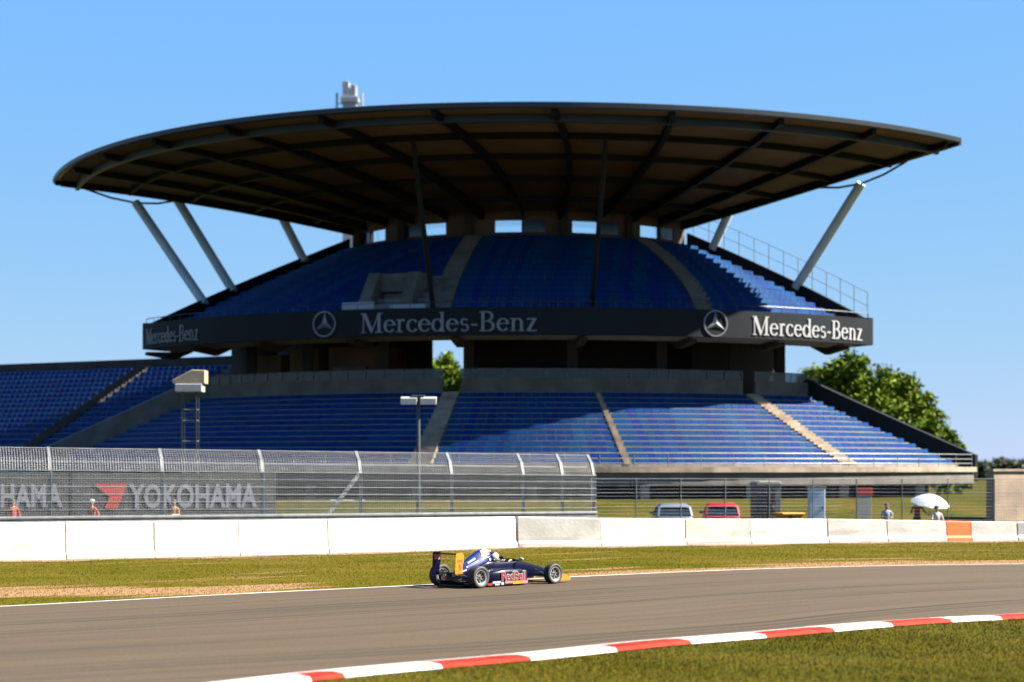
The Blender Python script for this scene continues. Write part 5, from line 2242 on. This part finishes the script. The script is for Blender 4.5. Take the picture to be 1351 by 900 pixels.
# wheels
def wheel(x, y, w, rt, sgn):
    """sgn: outer side (+1 left, -1 right)"""
    mb = MB()
    hw = w / 2
    rb = 0.178
    prof = [(rb, -hw * .80), (rb + .012, -hw * .88), (rt * .78, -hw * 1.0), (rt * .93, -hw * .97), (rt * .985, -hw * .86), (rt, -hw * .66), (rt, hw * .66), (rt * .985, hw * .86), (rt * .93, hw * .97), (rt * .78, hw), (rb + .012, hw * .88), (rb, hw * .80)]
    mb.lathe(prof, 48, 'y', 0, (x, y, rt - .004), closed=True)
    # sidewall material on the flanks
    o = mb.build('wheel', [M['rubber'], M['rubber_wall']], car, world=False)
    for p in o.data.polygons:
        rr = math.hypot(p.center.x - x, p.center.z - (rt - .004))
        if rr < rt * .95 and abs(p.center.y - y) > hw * .80:
            p.material_index = 1
    smooth_angle(o, 40)
    zc = rt - .004
    mb = MB()
    prof = [(rb + .001, -hw * .82), (rb + .014, -hw * .86), (rb + .014, -hw * .78), (rb - .014, -hw * .72), (rb - .022, 0), (rb - .014, hw * .72), (rb + .014, hw * .78), (rb + .014, hw * .86), (rb + .001, hw * .82), (rb - .012, hw * .80), (rb - .030, 0), (rb - .012, -hw * .80)]
    mb.lathe(prof, 40, 'y', 0, (x, y, zc), closed=True)
    rim = mb.build('rim', M['rim'], o, world=False)
    smooth_angle(rim, 40)
    # spokes and hub, on the outer side, dished
    mb = MB()
    yo = y + sgn * hw * .42
    mb.lathe([(0.001, 0), (.052, 0), (.060, -sgn * .02), (.060, -sgn * .09), (.001, -sgn * .09)], 20, 'y', 0, (x, yo, zc))
    mb.lathe([(0.001, sgn * .05), (.024, sgn * .05), (.028, 0.0), (.001, 0.0)], 12, 'y', 0, (x, yo + sgn * .001, zc))
    for k in range(8):
        a = 2 * math.pi * k / 8 + .2
        p0 = Vector((x + math.cos(a) * .05, yo - sgn * .02, zc + math.sin(a) * .05))
        p1 = Vector((x + math.cos(a) * (rb - .012), yo - sgn * .015, zc + math.sin(a) * (rb - .012)))
        mb.bar(p0, p1, .030, .022, up=(0, 1, 0))
    smooth_angle(mb.build('spokes', M['spoke'], o, world=False), 40)
    mb = MB()
    mb.lathe([(0.03, 0), (.138, 0), (.138, -sgn * .025), (.03, -sgn * .025)], 28, 'y', 0, (x, yo - sgn * .10, zc), closed=True)
    smooth_angle(mb.build('brake_disc', M['rim_dark'], o, world=False), 40)
    return o


RT_R, RT_F = 0.283, 0.268
for s_ in (-1, 1):
    wheel(AXR, s_ * TRR, 0.27, RT_R, s_)
    wheel(AXF, s_ * TRF, 0.215, RT_F, s_)

# monocoque with open cockpit
def tub_section(x, w, zb, zt, zi, wi=None):
    d = zt - zb
    wi = wi if wi is not None else w * .62
    half = [(-w * .55, zb), (-w * .96, zb + .12 * d), (-w, zb + .5 * d), (-w * .93, zb + .85 * d), (-w * .80, zt), (-wi, zt), (-wi * .96, zi), (-wi * .4, zi - (.0 if zi < zt else -.006))]
    full = half + [(-y, z) for y, z in half[::-1]]
    return [Vector((x, y, z)) for y, z in full]


sec = [
    (1.99, .035, .205, .250, .252), (1.96, .060, .185, .275, .28), (1.80, .095, .175, .325, .335), (1.55, .125, .172, .385, .398), (1.30, .155, .165, .445, .46), (1.05, .185, .14, .505, .522),
    (0.80, .215, .10, .555, .572), (0.62, .235, .075, .585, .60), (0.52, .245, .065, .60, .612), (0.495, .247, .062, .602, .600),
    (0.47, .25, .06, .603, .40), (0.42, .252, .058, .604, .25), (0.10, .272, .05, .602, .20), (-0.20, .285, .05, .600, .20), (-0.34, .288, .05, .61, .25), (-0.38, .288, .05, .625, .45),
    (-0.40, .288, .05, .63, .625), (-0.5, .285, .05, .64, .65), (-0.8, .26, .055, .58, .60), (-1.05, .20, .07, .48, .50), (-1.3, .15, .10, .40, .41), (-1.45, .11, .13, .35, .36)]
rings = [tub_section(x, w, zb, zt, zi, (w * .72 if -0.39 < x < .5 else None)) for x, w, zb, zt, zi in sec]
tub = sub(MB().loft(rings).build('monocoque', M['navy'], car, world=False))

# engine cover and airbox
def ec(x, wb, zb, wt, zt):
    half = [(-wb, zb), (-wb * .97, zb + (zt - zb) * .22), (-(wb * .55 + wt * .45), zb + (zt - zb) * .55), (-wt, zb + (zt - zb) * .86), (-wt * .62, zt)]
    full = half + [(-y, z) for y, z in half[::-1]]
    return [Vector((x, y, z)) for y, z in full]


rings = [ec(-0.36, .15, .60, .085, .90), (ec(-0.38, .18, .59, .105, .935)), ec(-0.46, .23, .56, .115, .955), ec(-0.62, .25, .53, .105, .945), ec(-0.80, .245, .48, .085, .87), ec(-1.0, .225, .42, .065, .76), ec(-1.2, .18, .37, .05, .64), ec(-1.38, .13, .33, .04, .53), ec(-1.50, .08, .31, .03, .46)]
cover = sub(MB().loft(rings).build('engine_cover', M['blue'], car, world=False))
# intake mouth
mb = MB()
mb.prism([(-.07, .80), (.07, .80), (.075, .87), (.045, .915), (-.045, .915), (-.075, .87)], 'x', -.352, -.30)
bevel(mb.build('intake', M['carbon'], cover, world=False), .008)
# coloured top patch of the airbox: red with white marks (thin shells proud of the cover)
def patch(name, x0, x1, za, zb_, mat, n=6, lift=.012, side=-1, parent=None, skew=0.0):
    """strip on the right (or left) flank of the engine cover between height fractions"""
    XS = [-0.36, -0.38, -0.46, -0.62, -0.80, -1.0, -1.2, -1.38, -1.50]
    WB = [.15, .18, .23, .25, .245, .225, .18, .13, .08]
    ZB = [.60, .59, .56, .53, .48, .42, .37, .33, .31]
    WT = [.085, .105, .115, .105, .085, .065, .05, .04, .03]
    ZT = [.90, .935, .955, .945, .87, .76, .64, .53, .46]
    f = lambda A, x: float(np.interp(-x, [-q for q in XS], A))
    vs = []
    m = 5
    for i in range(n + 1):
        x = x0 + (x1 - x0) * i / n
        for j in range(m + 1):
            q = za + (zb_ - za) * j / m
            xx = x + skew * q
            wb, zb2, wt, zt = f(WB, xx), f(ZB, xx), f(WT, xx), f(ZT, xx)
            prof = [(0, wb), (.22, wb * .97), (.55, wb * .55 + wt * .45), (.86, wt), (1.0, wt * .62)]
            w = float(np.interp(q, [p[0] for p in prof], [p[1] for p in prof]))
            vs.append(Vector((xx, side * (w + lift), zb2 + (zt - zb2) * q + lift * .4)))
    fs = []
    for i in range(n):
        for j in range(m):
            a = i * (m + 1) + j
            fs.append((a, a + 1, a + m + 2, a + m + 1))
    mb = MB()
    inner = [v - Vector((0, side * .006, 0)) for v in vs]
    N = len(vs)
    mb.add(vs + inner, fs + [tuple(k + N for k in f_[::-1]) for f_ in fs])
    return mb.build(name, mat, parent or cover, world=False, smooth=True)


patch('red_panel', -0.40, -0.70, .72, .97, M['red'])
patch('white_stripe', -0.44, -0.53, .82, .91, M['white'], lift=.019)
patch('cyan_stripe', -0.45, -0.72, .60, .68, M['cyan'])
patch('white_stripe', -0.40, -0.60, .44, .50, M['white'], skew=-.12)
patch('white_panel', -0.90, -1.14, .66, .78, M['white'])
patch('white_panel', -0.84, -1.22, .42, .54, M['white'])
patch('blue_stripe', -0.86, -1.18, .46, .51, M['blue'], lift=.018)
patch('white_stripe', -0.42, -0.50, .22, .36, M['white'])

# sidepods
def pod(sgn):
    S = [(0.52, .36, .58, .10, .34), (0.46, .30, .615, .07, .40), (0.20, .27, .635, .06, .42), (-0.30, .27, .635, .06, .415), (-0.62, .25, .60, .06, .39), (-0.86, .22, .50, .07, .34), (-1.02, .18, .36, .08, .28), (-1.10, .16, .27, .09, .24)]
    rings = []
    for x, y0, y1, z0, z1 in S:
        d = z1 - z0
        ring = [(y0, z0), (y1 - .03, z0), (y1, z0 + .08 * d), (y1, z0 + .80 * d), (y1 - .04, z1), (y0, z1 + .03)]
        rings.append([Vector((x, sgn * y, z)) for y, z in ring])
    o = MB().loft(rings).build('sidepod', M['navy'], car, world=False)
    bevel(o, .012, 2)
    smooth_angle(o, 50)
    mb = MB()
    mb.prism([(sgn * .37, .13), (sgn * .56, .13), (sgn * .57, .31), (sgn * .37, .33)], 'x', .515, .535)
    mb.build('radiator_inlet', M['carbon'], o, world=False)
    return o


podR, podL = pod(-1), pod(1)
# lettering on the right flank
vs, fs = text_mesh('RedBull', 0.004, 0.006, 0.98)
v = fit_text(vs, 0.84, 0.215)
vsw, fsw = text_mesh('RedBull', 0.004, 0.055, 0.98)
lo_r = vs.min(0); hi_r = vs.max(0)
vw = vsw.copy()
vw[:, 0] = (vw[:, 0] - lo_r[0]) / (hi_r[0] - lo_r[0]) * .84
vw[:, 1] = (vw[:, 1] - lo_r[1]) / (hi_r[1] - lo_r[1]) * .215
vw[:, 2] = vw[:, 2] - vw[:, 2].min()
X0, Z0 = -0.44, 0.150
mb = MB()
mb.add([(X0 + p[0], -.637 - p[2], Z0 + p[1]) for p in vw], fsw)
mb.build('lettering_outline', M['white'], podR, world=False, fix=False)
mb = MB()
mb.add([(X0 + p[0], -.6465 - p[2], Z0 + p[1]) for p in v], fs)
mb.build('lettering', M['red'], podR, world=False, fix=False)

# floor with sponsor patches along its edge
mb = MB()
mb.prism([(0.62, -.34), (0.50, -.66), (-.86, -.66), (-1.0, -.48), (-1.62, -.46), (-1.62, .46), (-1.0, .48), (-.86, .66), (0.5, .66), (.62, .34)], 'z', .035, .060)
fl = mb.build('floor', M['carbon'], car, world=False)
mb = MB()
mb.box((-.86, -.672, .045), (.50, -.655, .125))
sk = mb.build('side_skirt', M['carbon'], fl, world=False)
for x0, x1, z0, z1, m in ((-.98, -.82, .04, .10, 'red'), (-.80, -.52, .085, .14, 'white'), (-.72, -.56, .035, .075, 'white'), (-.50, -.41, .04, .11, 'white'), (-.36, -.10, .07, .13, 'pink'), (-.09, .20, .045, .125, 'yellow'), (.21, .44, .05, .125, 'pink')):
    mb = MB()
    mb.box((x0, -.682, z0), (x1, -.673, z1))
    mb.build('sponsor_patch', M[m], sk, world=False)

# gearbox, exhaust, diffuser, rain light
mb = MB()
mb.loft([[Vector((x, sx * w, z)) for sx, z in ((-1, z0), (-1, z1), (1, z1), (1, z0))] for x, w, z0, z1 in ((-1.25, .14, .12, .36), (-1.55, .10, .14, .34), (-1.78, .07, .17, .30))])
gb = bevel(mb.build('gearbox', M['rim_dark'], car, world=False), .01)
mb = MB(); mb.tube([(-1.35, -.14, .30), (-1.55, -.17, .32), (-1.70, -.17, .33)], .035, 10); smooth_angle(mb.build('exhaust', M['metal'], car, world=False))
mb = MB(); mb.box((-1.82, -.05, .20), (-1.79, .05, .27)); mb.build('rain_light', M['red'], gb, world=False)
mb = MB()
mb.prism([(-1.0, .062), (-1.62, .062), (-1.80, .17), (-1.76, .19), (-1.5, .10), (-1.0, .08)], 'y', -.40, .40)
mb.build('diffuser', M['carbon'], fl, world=False)

# suspension
def arms(x, yb, yw, zb, zw, spread, name='wishbone'):
    for s_ in (-1, 1):
        for zo, zi in ((zw + .08, zb + .13), (zw - .08, zb)):
            mb = MB()
            for q in (-1, 1):
                mb.tube([(x + q * spread, s_ * yb, zi), (x, s_ * yw, zo)], .013, 6)
            mb.build(name, M['carbon'], car, world=False)
        mb = MB()
        mb.tube([(x - .08, s_ * yb, zb + .17), (x, s_ * (yw - .02), zw - .06)], .011, 6)
        mb.build('pushrod', M['metal'], car, world=False)
        mb = MB()
        mb.box((x - .05, min(s_ * yw, s_ * (yw + .05)), zw - .10), (x + .05, max(s_ * yw, s_ * (yw + .05)), zw + .10))
        mb.build('upright', M['metal'], car, world=False)


arms(AXR, .11, .54, .17, .28, .22)
arms(AXF, .15, .60, .20, .265, .22)
# coil springs at the gearbox
for s_ in (-1, 1):
    mb = MB()
    mb.tube([(-1.22, s_ * .13, .42), (-1.52, s_ * .09, .33)], .035, 10)
    smooth_angle(mb.build('damper', M['metal'], car, world=False))

# rear wing
def plate(y0, y1, poly):
    mb = MB()
    mb.prism(poly, 'y', y0, y1)
    return mb


rw = MB()
def foil(mb, x0, x1, z0, z1, y0, y1, th=.03, camber=-.02):
    n = 6
    top = []
    bot = []
    for i in range(n + 1):
        t = i / n
        x = x0 + (x1 - x0) * t
        z = z0 + (z1 - z0) * t + camber * 4 * t * (1 - t)
        h = th * math.sin(math.pi * min(1, t * .9 + .1)) ** .6 * .5
        top.append((x, z + h)); bot.append((x, z - h))
    mb.prism(top + bot[::-1], 'y', y0, y1)


foil(rw, -1.60, -1.74, .845, .855, -.425, .425, .022, -.008)
foil(rw, -1.735, -1.83, .862, .885, -.425, .425, .014, -.004)
w_ = rw.build('rear_wing', M['carbon'], car, world=False)
mb = MB()
foil(mb, -1.60, -1.74, .36, .375, -.425, .425, .022)
mb.build('lower_wing', M['carbon'], w_, world=False)
for s_ in (-1, 1):
    mb = MB(); mb.prism([(-1.55, .22), (-1.75, .22), (-1.72, .36), (-1.62, .36)], 'y', s_ * .06 - .008, s_ * .06 + .008); mb.build('wing_pylon', M['carbon'], w_, world=False)
def rounded_plate(x0, x1, z0, z1, r, cut=0.0):
    pts = []
    for cx, cz, a0 in ((x1 - r, z1 - r, 0), (x0 + r, z1 - r, 90)):
        for k in range(7):
            a = R(a0 + 15 * k)
            pts.append((cx + r * math.cos(a), cz + r * math.sin(a)))
    pts += [(x0 - .02, z0), (x1 - .02 - cut, z0), (x1 - cut, z0 + (z1 - z0) * .45), (x1 - cut * .1, z0 + (z1 - z0) * .58)]
    return pts


pl = rounded_plate(-1.86, -1.58, .36, .895, .09, .04)
mb = MB(); mb.prism(pl, 'y', -.445, -.427)
epR = mb.build('end_plate', M['orange'], w_, world=False)
epR['label'] = 'yellow orange end plate with dark writing'
mb = MB(); mb.prism(rounded_plate(-1.86, -1.60, .30, .90, .05, .03), 'y', .427, .445)
epL = mb.build('end_plate', M['navy'], w_, world=False)
epL['label'] = 'dark blue end plate with red patch'
mb = MB(); mb.box((-1.84, .417, .74), (-1.63, .4265, .84)); mb.build('red_patch', M['red'], epL, world=False)
mb = MB(); mb.box((-1.83, .408, .70), (-1.64, .4165, .745)); mb.build('white_patch', M['pink'], epL, world=False)
for body, x0, z0, w, h in (('ADAC', -1.825, .655, .20, .065), ('1', -1.755, .46, .07, .14)):
    vs, fs = text_mesh(body, .002, .01)
    v = fit_text(vs, w, h)
    mb = MB()
    mb.add([(x0 + p[0], -.4455 - p[2], z0 + p[1]) for p in v], fs)
    mb.build('lettering', pmat('plate_ink_' + str(len(body)), (.42, .11, .01), .5, .05, 3), epR, world=False, fix=False)

# front wing
fw = MB()
foil(fw, 1.98, 1.72, .10, .135, -.66, .66, .028, .015)
foil(fw, 1.73, 1.60, .15, .205, -.66, .66, .018, .01)
fwo = fw.build('front_wing', M['orange'], car, world=False)
for s_ in (-1, 1):
    mb = MB(); mb.prism([(1.58, .06), (2.02, .06), (2.04, .11), (1.94, .18), (1.66, .27), (1.58, .27)], 'y', s_ * .67 - .009, s_ * .67 + .009)
    mb.build('end_plate', M['orange'], fwo, world=False)
    mb = MB(); mb.prism([(1.70, .14), (1.92, .12), (1.90, .22), (1.72, .24)], 'y', s_ * .06 - .008, s_ * .06 + .008); mb.build('wing_pylon', M['navy'], fwo, world=False)

# cockpit details
mb = MB()
mb.lathe([(.115, -.010), (.128, 0), (.115, .010), (.105, 0)], 24, 'x', 0, (0, 0, 0), closed=True)
mb.bar((0, -.11, 0), (0, .11, 0), .04, .02)
sw = mb.build('steering_wheel', M['carbon'], car, world=False)
sw.location = (0.33, 0, .555)
sw.rotation_euler = (0, R(-20), 0)
for s_ in (-1, 1):
    mb = MB(); mb.sphere((.50, s_ * .37, .66), (.045, .085, .045), 12, 8)
    m_ = mb.build('mirror', M['white'] if s_ < 0 else M['navy'], car, world=False, smooth=True)
    mb = MB(); mb.tube([(.50, s_ * .22, .60), (.50, s_ * .32, .645)], .01, 6); mb.build('stalk', M['carbon'], m_, world=False)
mb = MB()
mb.prism([(.66, .605), (.50, .66), (.46, .655), (.47, .61)], 'y', -.19, .19)
o = mb.build('windscreen', M['car_glass'], car, world=False)
bevel(o, .01)
mb = MB(); mb.box((-.37, -.24, .58), (-.27, -.11, .69)); mb.box((-.37, .11, .58), (-.27, .24, .69))
bevel(mb.build('headrest', M['carbon'], car, world=False), .03)

# the driver, seated in the cockpit
drv = thing('person', 'racing driver in a white helmet seated in the blue car with hands on the wheel', 'person', (carpos.x, carpos.y, 0.003), YAW)
z = 0.0
J = {'pelvis': ((-.10, 0, .22), .12, 0), 'waist': ((-.16, 0, .34), .12, 0), 'chest': ((-.20, 0, .46), .135, 0), 'upper': ((-.20, 0, .54), .09, 0), 'neck': ((-.17, 0, .61), .055, 0), 'head': ((-.13, 0, .69), .085, 2), 'crown': ((-.13, 0, .76), .07, 2)}
E = [('pelvis', 'waist'), ('waist', 'chest'), ('chest', 'upper'), ('upper', 'neck'), ('neck', 'head'), ('head', 'crown')]
for s_, nm in ((-1, 'r'), (1, 'l')):
    sh = (-.19, s_ * .155, .53); el_ = (.06, s_ * .175, .44); wr = (.25, s_ * .135, .555)
    J['sh' + nm] = (sh, .055, 0); J['el' + nm] = (el_, .042, 0); J['wr' + nm] = (wr, .028, 0)
    E += [('upper', 'sh' + nm), ('sh' + nm, 'el' + nm), ('el' + nm, 'wr' + nm)]
    add_hand(J, E, 'wr' + nm, (0.55, 0, .55), s_, up=(0, 0, 1), curl=.5)
    J['kn' + nm] = ((.42, s_ * .10, .36), .06, 0); J['an' + nm] = ((.85, s_ * .08, .24), .045, 0); J['to' + nm] = ((.93, s_ * .08, .33), .04, 0)
    J['hip' + nm] = ((-.02, s_ * .09, .24), .08, 0)
    E += [('pelvis', 'hip' + nm), ('hip' + nm, 'kn' + nm), ('kn' + nm, 'an' + nm), ('an' + nm, 'to' + nm)]
skin_body('body', J, E, [M['cloth_navy'], M['cloth_navy'], M['white']], drv)
mb = MB(); mb.sphere((-.12, 0, .72), (.142, .122, .132), 24, 14)
hm = mb.build('helmet', M['white'], drv, world=False, smooth=True)
mb = MB()
rings = []
for i in range(9):
    a = R(-62 + 124 * i / 8)
    rings.append([Vector((-.12 + math.cos(a) * q * .148 / .142 * .98, math.sin(a) * q * .128 / .142 * .98, zz)) for q, zz in ((.140, .685), (.146, .685), (.143, .755), (.136, .755))])
mb.loft(rings).build('visor', M['car_glass'], hm, world=False)
mb = MB(); mb.sphere((-.03, 0, .655), (.075, .085, .045), 14, 8); mb.build('chin_bar', M['yellow'], hm, world=False, smooth=True)
mb = MB(); mb.sphere((-.15, 0, .80), (.085, .07, .056), 14, 8); mb.build('crown_stripe', M['blue'], hm, world=False, smooth=True)
